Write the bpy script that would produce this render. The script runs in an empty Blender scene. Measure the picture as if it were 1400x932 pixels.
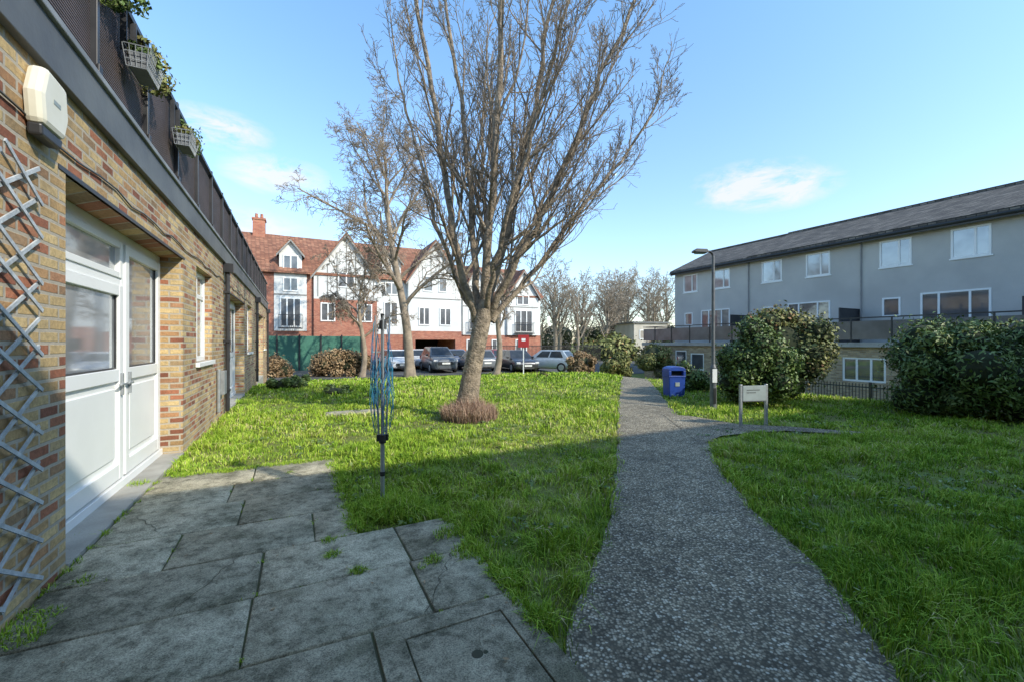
import bpy, math, random
import numpy as np
from mathutils import Vector, Matrix
random.seed(7); rng=np.random.default_rng(7)
TH=math.radians(26.74); CT,ST=math.cos(TH),math.sin(TH)
def UV(X,Y): return (-ST*X+CT*Y, CT*X+ST*Y)      # along-street u , across v
def XY(u,v): return (-ST*u+CT*v, CT*u+ST*v)
def sm(x,a,b):
    t=np.clip((x-a)/(b-a),0,1); return t*t*(3-2*t)
def H(X,Y):
    u,v=UV(X,Y)
    return -np.maximum(0.5*sm(u,16,24), 1.0*sm(v,12.5,18.0)*(1-0.5*sm(u,23,30)))
# ---------------------------------------------------------------- materials
def newmat(name):
    m=bpy.data.materials.new(name); m.use_nodes=True
    nt=m.node_tree; b=nt.nodes['Principled BSDF']; return m,nt,b
def N(nt,t,**k):
    n=nt.nodes.new(t)
    for a,v in k.items(): setattr(n,a,v)
    return n
def ramp(nt,fac,stops,interp='LINEAR'):
    r=N(nt,'ShaderNodeValToRGB'); r.color_ramp.interpolation=interp
    e=r.color_ramp.elements
    while len(e)<len(stops): e.new(0.5)
    for i,(p,c) in enumerate(stops):
        e[i].position=p; e[i].color=(c[0],c[1],c[2],1)
    nt.links.new(fac,r.inputs[0]); return r.outputs[0]
def noise(nt,vec,scale,detail=3,rough=.55):
    n=N(nt,'ShaderNodeTexNoise'); n.inputs['Scale'].default_value=scale
    n.inputs['Detail'].default_value=detail; n.inputs['Roughness'].default_value=rough
    nt.links.new(vec,n.inputs['Vector']); return n.outputs['Fac']
def mix(nt,f,a,b,mode='MIX'):
    m=N(nt,'ShaderNodeMix',data_type='RGBA',blend_type=mode)
    for s,v in ((m.inputs[0],f),(m.inputs[6],a),(m.inputs[7],b)):
        if hasattr(v,'is_output'): nt.links.new(v,s)
        elif isinstance(v,(int,float)): s.default_value=v
        else: s.default_value=(v[0],v[1],v[2],1)
    return m.outputs[2]
def bump(nt,b,h,strength,dist=.01):
    n=N(nt,'ShaderNodeBump'); n.inputs['Strength'].default_value=strength; n.inputs['Distance'].default_value=dist
    nt.links.new(h,n.inputs['Height']); nt.links.new(n.outputs[0],b.inputs['Normal'])
def ocoord(nt): return N(nt,'ShaderNodeTexCoord').outputs['Object']
def pmat(name,c1,c2=None,scale=3,rough=.7,bs=0,bscale=60,metal=0,spec=.5,bd=.01):
    m,nt,b=newmat(name); o=ocoord(nt)
    if c2 is None: c2=tuple(x*.8 for x in c1)
    n1=noise(nt,o,scale,4)
    nt.links.new(ramp(nt,n1,[(.35,c1),(.65,c2)]),b.inputs['Base Color'])
    b.inputs['Roughness'].default_value=rough; b.inputs['Metallic'].default_value=metal
    b.inputs['Specular IOR Level'].default_value=spec
    if bs: bump(nt,b,noise(nt,o,bscale,3),bs,bd)
    return m
def brickmat(name,stops,mortar,bw=.225,bh=.075,mort=.010,bmp=.6,dirt=.35):
    m,nt,b=newmat(name); o=ocoord(nt)
    s=N(nt,'ShaderNodeSeparateXYZ'); nt.links.new(o,s.inputs[0])
    a=N(nt,'ShaderNodeMath',operation='ADD'); nt.links.new(s.outputs[0],a.inputs[0]); nt.links.new(s.outputs[1],a.inputs[1])
    c=N(nt,'ShaderNodeCombineXYZ'); nt.links.new(a.outputs[0],c.inputs[0]); nt.links.new(s.outputs[2],c.inputs[1])
    # small warp so brick edges are not ruler straight
    nw=N(nt,'ShaderNodeTexNoise'); nw.inputs['Scale'].default_value=9; nw.inputs['Detail'].default_value=2; nt.links.new(o,nw.inputs['Vector'])
    vs=N(nt,'ShaderNodeVectorMath',operation='MULTIPLY_ADD'); nt.links.new(nw.outputs['Color'],vs.inputs[0]); vs.inputs[1].default_value=(.010,.010,0); nt.links.new(c.outputs[0],vs.inputs[2])
    t=N(nt,'ShaderNodeTexBrick'); nt.links.new(vs.outputs[0],t.inputs['Vector'])
    t.inputs['Color1'].default_value=(0,0,0,1); t.inputs['Color2'].default_value=(1,1,1,1); t.inputs['Mortar'].default_value=(.5,.5,.5,1)
    t.inputs['Scale'].default_value=1; t.inputs['Mortar Size'].default_value=mort; t.inputs['Mortar Smooth'].default_value=.25
    t.inputs['Brick Width'].default_value=bw; t.inputs['Row Height'].default_value=bh; t.offset=.5
    col=ramp(nt,t.outputs['Color'],stops)
    n1=noise(nt,o,35,4,.7); col=mix(nt,.6,col,ramp(nt,n1,[(.3,(.40,.40,.40)),(.7,(1.15,1.12,1.1))]),'MULTIPLY')
    n2=noise(nt,o,1.3,4,.65); col=mix(nt,dirt,col,ramp(nt,n2,[(.35,(.45,.42,.4)),(.6,(1.1,1.1,1.1))]),'MULTIPLY')
    mc=mix(nt,n1,tuple(x*.7 for x in mortar),mortar)
    col=mix(nt,t.outputs['Fac'],col,mc)
    nt.links.new(col,b.inputs['Base Color']); b.inputs['Roughness'].default_value=.9
    h=N(nt,'ShaderNodeMath',operation='SUBTRACT'); nt.links.new(n1,h.inputs[0]); nt.links.new(t.outputs['Fac'],h.inputs[1])
    bump(nt,b,h.outputs[0],bmp,.008)
    return m
def attrmat(name,stops,rough=.6,spec=.3):
    m,nt,b=newmat(name)
    at=N(nt,'ShaderNodeAttribute'); at.attribute_name='var'
    s=N(nt,'ShaderNodeSeparateColor'); nt.links.new(at.outputs['Color'],s.inputs[0])
    col=ramp(nt,s.outputs[0],stops)
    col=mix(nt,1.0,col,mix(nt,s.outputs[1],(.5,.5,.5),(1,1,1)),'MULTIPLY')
    nt.links.new(col,b.inputs['Base Color']); b.inputs['Roughness'].default_value=rough
    b.inputs['Specular IOR Level'].default_value=spec
    return m
def glassmat(name,c=(.03,.035,.04),rough=.04,refl=.25):
    m,nt,b=newmat(name)
    n1=noise(nt,ocoord(nt),1.4,2); nt.links.new(ramp(nt,n1,[(.35,c),(.65,tuple(min(1,x*2.2) for x in c))]),b.inputs['Base Color'])
    b.inputs['Roughness'].default_value=.5
    g=N(nt,'ShaderNodeBsdfGlossy'); g.inputs['Roughness'].default_value=rough; g.inputs['Color'].default_value=(.9,.95,1,1)
    f=N(nt,'ShaderNodeFresnel'); f.inputs[0].default_value=1.5
    ad=N(nt,'ShaderNodeMath',operation='ADD'); ad.inputs[1].default_value=refl; ad.use_clamp=True; nt.links.new(f.outputs[0],ad.inputs[0])
    ms=N(nt,'ShaderNodeMixShader'); nt.links.new(ad.outputs[0],ms.inputs[0]); nt.links.new(b.outputs[0],ms.inputs[1]); nt.links.new(g.outputs[0],ms.inputs[2])
    nt.links.new(ms.outputs[0],nt.nodes['Material Output'].inputs[0]); return m

M_brick=brickmat('stock_brick',[(0,(.25,.09,.05)),(.14,(.43,.17,.09)),(.26,(.46,.29,.13)),(.5,(.60,.43,.20)),(.72,(.64,.48,.24)),(.86,(.33,.22,.12)),(1,(.50,.25,.13))],(.46,.40,.31),mort=.012,dirt=.6)
M_brick2=brickmat('yellow_brick',[(0,(.34,.24,.13)),(.5,(.50,.37,.22)),(1,(.62,.48,.29))],(.40,.35,.27),bmp=.3)
M_redbrick=brickmat('red_brick',[(0,(.34,.095,.055)),(.5,(.46,.14,.075)),(1,(.52,.21,.12))],(.34,.25,.2),bmp=.3)
M_tileO=brickmat('clay_tile',[(0,(.24,.10,.06)),(.5,(.36,.155,.09)),(1,(.45,.22,.13))],(.14,.07,.045),bw=.3,bh=.13,mort=.02,bmp=1)
M_tileG=brickmat('concrete_tile',[(0,(.10,.086,.07)),(.5,(.16,.138,.112)),(1,(.24,.21,.17))],(.04,.035,.03),bw=.3,bh=.11,mort=.02,bmp=1,dirt=.6)
M_white=pmat('white_upvc',(.82,.82,.79),(.77,.77,.74),2,.35)
M_render=pmat('white_render',(.66,.66,.63),(.55,.55,.53),1,.8,.2,80)
M_dash=pmat('grey_pebbledash',(.55,.525,.48),(.46,.44,.405),.6,.95,.8,45,bd=.02)
M_fascia=pmat('fascia_grey',(.13,.135,.13),(.085,.088,.09),2,.5,.2,20)
M_lead=pmat('lead_flashing',(.26,.27,.27),(.17,.178,.183),3,.5,.2,20)
M_black=pmat('black_paint',(.02,.02,.022),(.035,.035,.037),5,.4)
M_glass=glassmat('window_glass',refl=.08); M_glassL=glassmat('window_glass_net',(.16,.165,.165),.05,.14); M_rail=glassmat('tinted_panel',(.05,.05,.05),.2,.03)
M_glassF=glassmat('window_glass_far',(.05,.052,.055),.1,.04)
M_asph=pmat('asphalt',(.10,.095,.085),(.065,.062,.056),.7,.9,.5,120)
M_galv=pmat('galvanised_steel',(.30,.32,.33),(.40,.42,.43),12,.45,metal=.5)
M_bark=pmat('bark',(.37,.29,.205),(.15,.12,.085),9,.9,1,26,bd=.04)
M_barkF=pmat('bark_pale',(.34,.265,.19),(.19,.15,.11),3,.9)
M_barkD=pmat('bark_distant',(.34,.28,.21),(.22,.18,.14),1,.9)
M_wood=pmat('weathered_trellis',(.52,.55,.56),(.32,.345,.36),14,.7,.4,50)
M_greenf=pmat('green_hoarding',(.05,.17,.11),(.035,.12,.085),1,.7)
M_dark=pmat('interior_dark',(.02,.02,.02),None,2,.9)
M_blue=pmat('blue_plastic',(.01,.055,.30),(.01,.04,.22),3,.45)
M_ribbon=pmat('blue_line',(.04,.13,.32),(.03,.28,.36),9,.5)
M_red=pmat('red_board',(.42,.03,.03),None,2,.5)
M_signf=pmat('sign_face',(.32,.37,.36),(.26,.30,.29),5,.5)
M_conc=pmat('concrete',(.40,.375,.32),(.28,.265,.225),3,.85,.3,60)
def screenmat():
    m,nt,b=newmat('balcony_weave'); o=ocoord(nt)
    w=N(nt,'ShaderNodeTexWave',bands_direction='Z'); w.inputs['Scale'].default_value=14; w.inputs['Distortion'].default_value=.6; nt.links.new(o,w.inputs[0])
    col=ramp(nt,w.outputs['Fac'],[(.2,(.025,.02,.02)),(.9,(.15,.115,.11))])
    col=mix(nt,.6,col,ramp(nt,noise(nt,o,2.5,4),[(.3,(.5,.5,.5)),(.7,(1.3,1.2,1.2))]),'MULTIPLY')
    nt.links.new(col,b.inputs['Base Color']); b.inputs['Roughness'].default_value=.7; bump(nt,b,w.outputs['Fac'],.8,.01); return m
M_screen=screenmat()
def aggmat():
    m,nt,b=newmat('exposed_aggregate'); o=ocoord(nt)
    v=N(nt,'ShaderNodeTexVoronoi'); v.inputs['Scale'].default_value=62; nt.links.new(o,v.inputs['Vector'])
    s=N(nt,'ShaderNodeSeparateColor'); nt.links.new(v.outputs['Color'],s.inputs[0])
    stone=ramp(nt,s.outputs[0],[(0,(.12,.10,.07)),(.35,(.28,.235,.165)),(.65,(.42,.355,.25)),(.85,(.54,.475,.35)),(1,(.74,.68,.55))])
    f=ramp(nt,v.outputs['Distance'],[(.35,(0,0,0)),(.68,(1,1,1))])
    col=mix(nt,f,stone,(.13,.115,.085))
    n2=noise(nt,o,.9,4); col=mix(nt,.8,col,ramp(nt,n2,[(.35,(.66,.66,.66)),(.65,(1.15,1.13,1.1))]),'MULTIPLY')
    n3=noise(nt,o,6,4); col=mix(nt,.5,col,ramp(nt,n3,[(.35,(.5,.5,.5)),(.65,(1.25,1.25,1.2))]),'MULTIPLY')
    nt.links.new(col,b.inputs['Base Color']); b.inputs['Roughness'].default_value=.95; b.inputs['Specular IOR Level'].default_value=.2
    inv=N(nt,'ShaderNodeMath',operation='SUBTRACT'); inv.inputs[0].default_value=1; nt.links.new(v.outputs['Distance'],inv.inputs[1])
    bump(nt,b,inv.outputs[0],.4,.008); return m
M_agg=aggmat()
def slabmat():
    m,nt,b=newmat('concrete_slab'); o=ocoord(nt)
    at=N(nt,'ShaderNodeAttribute'); at.attribute_name='var'; s=N(nt,'ShaderNodeSeparateColor'); nt.links.new(at.outputs['Color'],s.inputs[0])
    col=ramp(nt,s.outputs[0],[(0,(.36,.325,.25)),(1,(.50,.455,.355))])
    col=mix(nt,.85,col,ramp(nt,noise(nt,o,2.3,6,.7),[(.36,(.38,.39,.32)),(.47,(.80,.80,.74)),(.6,(1.15,1.13,1.07))]),'MULTIPLY')
    col=mix(nt,.8,col,ramp(nt,noise(nt,o,11,6,.75),[(.38,(.40,.40,.36)),(.5,(.95,.94,.90)),(.66,(1.2,1.2,1.15))]),'MULTIPLY')
    col=mix(nt,.75,col,ramp(nt,noise(nt,o,130,2,.8),[(.36,(.35,.35,.35)),(.5,(1,1,1)),(.64,(1.4,1.4,1.35))]),'MULTIPLY')
    nt.links.new(col,b.inputs['Base Color']); b.inputs['Roughness'].default_value=.95; b.inputs['Specular IOR Level'].default_value=.2
    bump(nt,b,noise(nt,o,90,4,.7),.7,.008); return m
M_slab=slabmat()
def soilmat():
    m,nt,b=newmat('lawn_ground'); o=ocoord(nt)
    c=ramp(nt,noise(nt,o,1.6,5,.65),[(.3,(.20,.17,.085)),(.48,(.19,.22,.06)),(.7,(.24,.33,.06))])
    c=mix(nt,.6,c,ramp(nt,noise(nt,o,30,4,.7),[(.35,(.4,.4,.4)),(.65,(1.3,1.3,1.2))]),'MULTIPLY')
    nt.links.new(c,b.inputs['Base Color']); b.inputs['Roughness'].default_value=.95; b.inputs['Specular IOR Level'].default_value=.1; bump(nt,b,noise(nt,o,40,3),.8,.04); return m
M_soil=soilmat()
M_grass=attrmat('grass_blades',[(0,(.13,.25,.02)),(.3,(.24,.40,.035)),(.65,(.42,.57,.06)),(.88,(.56,.62,.13)),(1,(.62,.55,.27))],.7,spec=.12)
M_leaf=attrmat('leaf_dark',[(0,(.06,.10,.025)),(.6,(.14,.21,.055)),(1,(.28,.33,.12))],.5)
M_leafO=attrmat('leaf_olive',[(0,(.10,.11,.035)),(.5,(.20,.22,.065)),(.85,(.31,.27,.10)),(1,(.40,.20,.10))],.6)
M_leafB=attrmat('leaf_brown',[(0,(.18,.12,.06)),(.6,(.36,.24,.13)),(1,(.50,.37,.22))],.7)
M_leafT=attrmat('twig_haze',[(0,(.20,.165,.12)),(.6,(.31,.26,.20)),(1,(.22,.24,.13))],.8)
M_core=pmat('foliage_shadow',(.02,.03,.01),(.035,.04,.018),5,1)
M_pink=attrmat('dry_shoots',[(0,(.28,.17,.12)),(.6,(.50,.34,.24)),(1,(.62,.48,.34))],.7)
M_dirt=pmat('recess_dirt',(.07,.06,.04),(.05,.055,.03),9,1)
# ---------------------------------------------------------------- mesh helpers
import bmesh
def link(o,parent=None):
    bpy.context.collection.objects.link(o)
    if parent: o.parent=parent
    return o
def empty(name,loc=(0,0,0),rz=0):
    e=bpy.data.objects.new(name,None); e.location=loc; e.rotation_euler=(0,0,rz); e.empty_display_size=.3; return link(e)
class MM:
    def __init__(s): s.v=[]; s.f=[]
    def box(s,x0,x1,y0,y1,z0,z1):
        b=len(s.v); s.v+=[(x0,y0,z0),(x1,y0,z0),(x1,y1,z0),(x0,y1,z0),(x0,y0,z1),(x1,y0,z1),(x1,y1,z1),(x0,y1,z1)]
        s.f+=[(b,b+3,b+2,b+1),(b+4,b+5,b+6,b+7),(b,b+1,b+5,b+4),(b+1,b+2,b+6,b+5),(b+2,b+3,b+7,b+6),(b+3,b,b+4,b+7)]; return s
    def prismY(s,prof,y0,y1):
        b=len(s.v); n=len(prof)
        s.v+=[(x,y0,z) for x,z in prof]+[(x,y1,z) for x,z in prof]
        s.f.append(tuple(range(b,b+n))); s.f.append(tuple(range(b+2*n-1,b+n-1,-1)))
        for i in range(n): j=(i+1)%n; s.f.append((b+i,b+n+i,b+n+j,b+j))
        return s
    def prismX(s,prof,x0,x1):
        b=len(s.v); n=len(prof)
        s.v+=[(x0,y,z) for y,z in prof]+[(x1,y,z) for y,z in prof]
        s.f.append(tuple(range(b,b+n))); s.f.append(tuple(range(b+2*n-1,b+n-1,-1)))
        for i in range(n): j=(i+1)%n; s.f.append((b+i,b+n+i,b+n+j,b+j))
        return s
    def cyl(s,p,q,r0,r1=None,k=12):
        r1=r0 if r1 is None else r1; p=Vector(p);q=Vector(q);d=(q-p).normalized()
        a=d.orthogonal().normalized(); c=d.cross(a); b=len(s.v)
        for P,r in ((p,r0),(q,r1)):
            for i in range(k):
                t=2*math.pi*i/k; s.v.append(tuple(P+a*(r*math.cos(t))+c*(r*math.sin(t))))
        for i in range(k): j=(i+1)%k; s.f.append((b+i,b+j,b+k+j,b+k+i))
        s.f.append(tuple(range(b+k-1,b-1,-1))); s.f.append(tuple(range(b+k,b+2*k))); return s
    def build(s,name,mat,parent=None,bevel=0,smooth=False):
        me=bpy.data.meshes.new(name); me.from_pydata(s.v,[],s.f); me.update()
        bm=bmesh.new(); bm.from_mesh(me); bmesh.ops.recalc_face_normals(bm,faces=bm.faces[:]); bm.to_mesh(me); bm.free()
        me.materials.append(mat); o=bpy.data.objects.new(name,me); link(o,parent)
        if smooth: me.polygons.foreach_set('use_smooth',[True]*len(me.polygons))
        if bevel:
            m=o.modifiers.new('b','BEVEL'); m.width=bevel; m.segments=2; m.limit_method='ANGLE'
        return o
def fast(name,V,F,mat,var=None,parent=None,smooth=False):
    V=np.asarray(V,np.float32); F=np.asarray(F,np.int32); n,k=F.shape
    me=bpy.data.meshes.new(name); me.vertices.add(len(V)); me.vertices.foreach_set('co',V.ravel())
    me.loops.add(n*k); me.loops.foreach_set('vertex_index',F.ravel())
    me.polygons.add(n); me.polygons.foreach_set('loop_start',np.arange(0,n*k,k,dtype=np.int32))
    if smooth: me.polygons.foreach_set('use_smooth',np.ones(n,bool))
    me.update(calc_edges=True)
    if var is not None:
        a=me.color_attributes.new('var','FLOAT_COLOR','POINT'); c=np.ones((len(V),4),np.float32); c[:,:var.shape[1]]=var; a.data.foreach_set('color',c.ravel())
    me.materials.append(mat); o=bpy.data.objects.new(name,me); return link(o,parent)
def wallX(mm,x0,x1,s0,s1,z0,z1,ops):
    S=sorted(set([s0,s1]+[q for o in ops for q in o[:2]])); Z=sorted(set([z0,z1]+[q for o in ops for q in o[2:]]))
    for i in range(len(S)-1):
        run=None
        for j in range(len(Z)-1):
            a,b=(S[i]+S[i+1])/2,(Z[j]+Z[j+1])/2
            hole=any(o[0]<a<o[1] and o[2]<b<o[3] for o in ops)
            if hole:
                if run is not None: mm.box(x0,x1,S[i],S[i+1],run,Z[j]); run=None
            elif run is None: run=Z[j]
        if run is not None: mm.box(x0,x1,S[i],S[i+1],run,z1)
def wallY(mm,y0,y1,s0,s1,z0,z1,ops):
    t=MM(); wallX(t,y0,y1,s0,s1,z0,z1,ops); b=len(mm.v)
    mm.v+=[(y,x,z) for x,y,z in t.v]; mm.f+=[tuple(i+b for i in f) for f in t.f]
def window(fr,gl,ax,pos,sg,s0,s1,z0,z1,div=(.5,),fw=.06,top=None,d=.06):
    def B(m,p0,p1,a,b,c,e):
        p0,p1=sorted((p0,p1))
        if ax=='x': m.box(p0,p1,a,b,c,e)
        else: m.box(a,b,p0,p1,c,e)
    i=pos-sg*d
    B(fr,i,pos,s0,s1,z0,z0+fw); B(fr,i,pos,s0,s1,z1-fw,z1)
    B(fr,i,pos,s0,s0+fw,z0+fw,z1-fw); B(fr,i,pos,s1-fw,s1,z0+fw,z1-fw)
    for q in div:
        c=s0+(s1-s0)*q; B(fr,i,pos-sg*.004,c-fw/2,c+fw/2,z0+fw,z1-fw)
    if top: B(fr,i,pos-sg*.008,s0+fw,s1-fw,top-fw/2,top+fw/2)
    B(gl,i+sg*.01,pos-sg*.03,s0+fw*.7,s1-fw*.7,z0+fw*.7,z1-fw*.7)
# ---------------------------------------------------------------- ground
def grid(name,xs,ys,mat,off=0,frame=False):
    A,B=np.meshgrid(xs,ys)
    if frame: X,Y=XY(A,B)
    else: X,Y=A,B
    Z=H(X,Y)+off; V=np.stack([X,Y,Z],-1).reshape(-1,3)
    n,m=A.shape; i=np.arange(n-1)[:,None]*m+np.arange(m-1)[None,:]
    F=np.stack([i,i+1,i+m+1,i+m],-1).reshape(-1,4)
    if frame: F=F[:,::-1]
    return fast(name,V,F,mat)
cx=np.concatenate([[-900,-400,-150,-80],np.arange(-45,60,.6),[80,150,400,900]])
cy=np.concatenate([[-900,-300,-80,-30],np.arange(-15,65,.6),[90,160,400,1200]])
g=grid('ground',cx,cy,M_soil)
st=grid('road',np.concatenate([np.arange(25,37.2,.6)]),np.concatenate([[-60,-30],np.arange(-20,50,1),[80]]),M_asph,.03,frame=True)
Lp=[(.6,-6),(.10,0),(.20,1.5),(.27,2.1),(.45,2.63),(.717,3.215),(1.24,5.08),(1.78,7.17),(2.36,9.5),(3.58,14.1),(4.78,18.6),(6.3,25),(7.0,29)]
Rp=[(3.2,-6),(1.7,0),(1.66,1.885),(1.80,2.1),(2.02,2.63),(2.06,3.4),(2.38,4.9),(2.90,6.2),(3.45,9.0),(4.48,13.05),(5.55,17.5),(7.6,25),(8.4,29)]
def resamp(P,n):
    P=np.array(P,float); d=np.r_[0,np.cumsum(np.hypot(*np.diff(P,axis=0).T))]
    t=np.linspace(0,d[-1],n*6); q=np.stack([np.interp(t,d,P[:,k]) for k in (0,1)],1)
    w=7; k=np.ones(2*w+1)/(2*w+1); qq=q.copy()
    for c in (0,1): qq[w:-w,c]=np.convolve(q[:,c],k,'valid')
    return qq[::6]
Ls=resamp(Lp,140); Rs=resamp(Rp,140)
t=np.linspace(0,1,9)[None,:,None]
PG=Ls[:,None,:]*(1-t)+Rs[:,None,:]*t; PG[:,0,0]+=(rng.random(140)-.5)*.05; PG[:,-1,0]+=(rng.random(140)-.5)*.05
V=np.concatenate([PG,(H(PG[...,0],PG[...,1])+.022)[...,None]],-1).reshape(-1,3)
i=np.arange(139)[:,None]*9+np.arange(8)[None,:]; F=np.stack([i,i+1,i+10,i+9],-1).reshape(-1,4)
fast('path',V,F,M_agg)
path_poly=np.concatenate([PG[:,0],PG[::-1,-1]])
def strip(name,P,z=.03,mat=M_agg):
    m=MM(); n=len(P); m.v=[(x,y,float(H(x,y))+z) for x,y in P]; m.f=[tuple(range(n))]; return m.build(name,mat)
branch_poly=np.array([(2.75,6.2),(3.3,6.75),(3.9,7.0),(4.6,7.15),(5.9,6.72),(5.8,7.05),(4.9,7.5),(4.1,7.75),(3.6,8.6),(3.1,8.8)])
strip('side_path',branch_poly,.028)
def pip(x,y,P):
    ins=np.zeros(len(x),bool); n=len(P)
    for a in range(n):
        x1,y1=P[a]; x2,y2=P[(a+1)%n]
        if y1==y2: continue
        c=((y1>y)!=(y2>y))&(x<(x2-x1)*(y-y1)/(y2-y1)+x1); ins^=c
    return ins
V=[];F=[];C=[]; joints=[]
def slab(u0,u1,v0,v1,z):
    tilt=[random.uniform(-.004,.004) for _ in range(4)]
    e=.007; b=len(V); c=random.random()
    J=[(random.uniform(-.005,.005),random.uniform(-.005,.005)) for _ in range(4)]
    pts=[(u0+e+J[0][0],v0+e+J[0][1]),(u0+e+J[1][0],v1-e+J[1][1]),(u1-e+J[2][0],v1-e+J[2][1]),(u1-e+J[3][0],v0+e+J[3][1])]
    for k,(u,v) in enumerate(pts):
        X,Y=XY(u,v); V.append((X,Y,z-.06)); C.append((c,1,1))
    for k,(u,v) in enumerate(pts):
        X,Y=XY(u,v); V.append((X,Y,z-.006+tilt[k])); C.append((c,1,1))
    for k,(u,v) in enumerate(pts):
        uu=u+(.008 if u<(u0+u1)/2 else -.008); vv=v+(.008 if v<(v0+v1)/2 else -.008)
        X,Y=XY(uu,vv); V.append((X,Y,z+tilt[k])); C.append((c,1,1))
    for L in (0,4):
        for k in range(4): j=(k+1)%4; F.append((b+L+k,b+L+4+k,b+L+4+j,b+L+j))
    F.append((b+8,b+11,b+10,b+9)); joints.append((u0,u1,v0,v1))
for kr in range(16):
    r=-3.73+.6*kr
    vmax=1.14 if r<3.4 else .42
    v=-1.33; off={10:1.1,11:1.12,12:.55}.get(kr,random.choice([.3,.6,.9,.75])); first=True
    mh=kr in (8,9)
    if mh: vmax=.335
    while v<vmax-.05:
        w=off if first else random.choice([.9,.9,.9,.6]); first=False
        v2=min(v+w,vmax)
        if vmax-v2<.25: v2=vmax
        slab(r,r+.6,v,v2,.035); v=v2
slab(1.07,1.36,.335,1.14,.035)
pat=fast('patio_paving',V,F,M_slab,np.array(C))
strip('patio_joint_bed',[XY(-3.73,-1.34),XY(-3.73,1.13),XY(3.46,1.13),XY(3.46,.41),XY(5.86,.41),XY(5.86,-1.34)],.02,pmat('joint_soil',(.10,.085,.055),(.10,.12,.04),5,1))
patio_poly=np.array([XY(-3.7,-1.6),XY(-3.7,1.12),XY(3.46,1.12),XY(3.46,.40),XY(5.84,.40),XY(5.84,-1.6)])
# hairline cracks in the slabs
def crack(p,q,n,amp):
    m=MM(); (u0,v0),(u1,v1)=p,q; L=math.hypot(u1-u0,v1-v0); nx,ny=-(v1-v0)/L,(u1-u0)/L; pts=[]
    for i in range(n+1):
        t=i/n; o=random.uniform(-amp,amp) if 0<i<n else 0; pts.append((u0+(u1-u0)*t+nx*o,v0+(v1-v0)*t+ny*o))
    for i,(u,v) in enumerate(pts):
        w=random.uniform(.0012,.003)
        for s in (-1,1): X,Y=XY(u+nx*w*s,v+ny*w*s); m.v.append((X,Y,.0405))
    m.f=[(2*i,2*i+1,2*i+3,2*i+2) for i in range(n)]
    return m.build('slab_crack',M_dirt)
crack((2.28,.62),(2.86,.98),14,.02); crack((2.9,-.6),(3.44,-.35),14,.02); crack((4.1,-.9),(4.62,-1.2),12,.02)
V=[];F=[];C=[]
for (u,v) in ((9.3,.5),(9.3,1.1)): slab(u,u+.6,v,v+.6,.03)
fast('stepping_slabs',V,F,M_slab,np.array(C))
mh=empty('manhole_cover',(0,0,0),TH)
a=MM(); u0,u1,v0,v1=1.37,2.255,.345,1.13; e_=.13
a.box(v0,v1,u0,u0+e_,-.02,.036);a.box(v0,v1,u1-e_,u1,-.02,.036);a.box(v0,v0+e_,u0+e_,u1-e_,-.02,.036);a.box(v1-e_,v1,u0+e_,u1-e_,-.02,.036)
a.build('surround',M_slab,mh,.004)
a=MM(); a.box(v0+e_+.007,v1-e_-.007,u0+e_+.007,u1-e_-.007,-.02,.033); a.build('lid',M_slab,mh,.004)
a=MM(); a.cyl((.76,1.87,.02),(.76,1.87,.0342),.03,.028,14); a.cyl((.80,1.865,.02),(.80,1.865,.0344),.012,.012,8)
a.build('keyhole',M_dirt,mh)
# ---------------------------------------------------------------- left brick building
LB=empty('brick_terrace_building',(0,0,0),TH)
P0=-1.35
ops=[(3.8,7.0,-.6,2.6),(7.85,9.15,1.2,2.65),(11.2,14.4,-.6,2.6),(15.2,16.6,1.2,2.65),(18.6,21.8,-.6,2.6),(22.4,23.5,1.2,2.65)]
w=MM(); wallX(w,P0-.3,P0,-8,24.6,-.6,3.2,ops)
w.box(-11,P0-.3,24.3,24.6,-.6,3.2); w.box(-11,P0-.3,-8,-7.7,-.6,3.2); w.build('walls',M_brick,LB)
w=MM(); w.box(-11,P0-.75,-7.6,24.2,-.5,3.1); w.build('interior',M_dark,LB)
w=MM()
for k in (0,7.4,14.8): w.box(P0-.29,P0+.015,3.802+k,6.998+k,-.3,.055)
w.build('thresholds',M_conc,LB,.006)
w=MM(); w.box(-11.1,P0+.05,-8.1,24.68,3.12,3.41); w.build('fascia',M_fascia,LB,.006)
w=MM(); w.box(-11.15,P0+.075,-8.15,24.72,3.411,3.46); w.build('roof_edge',M_lead,LB,.008)
w=MM(); w.box(-11,-5,-8,24.6,3.46,6.0); w.build('upper_storey',M_brick,LB)
w=MM(); w.box(-11.2,-4.8,-8.2,24.8,6.0,6.2); w.build('upper_roof',M_fascia,LB)
fr=MM(); gl=MM(); gl2=MM(); pn=MM(); gk=MM()
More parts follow.
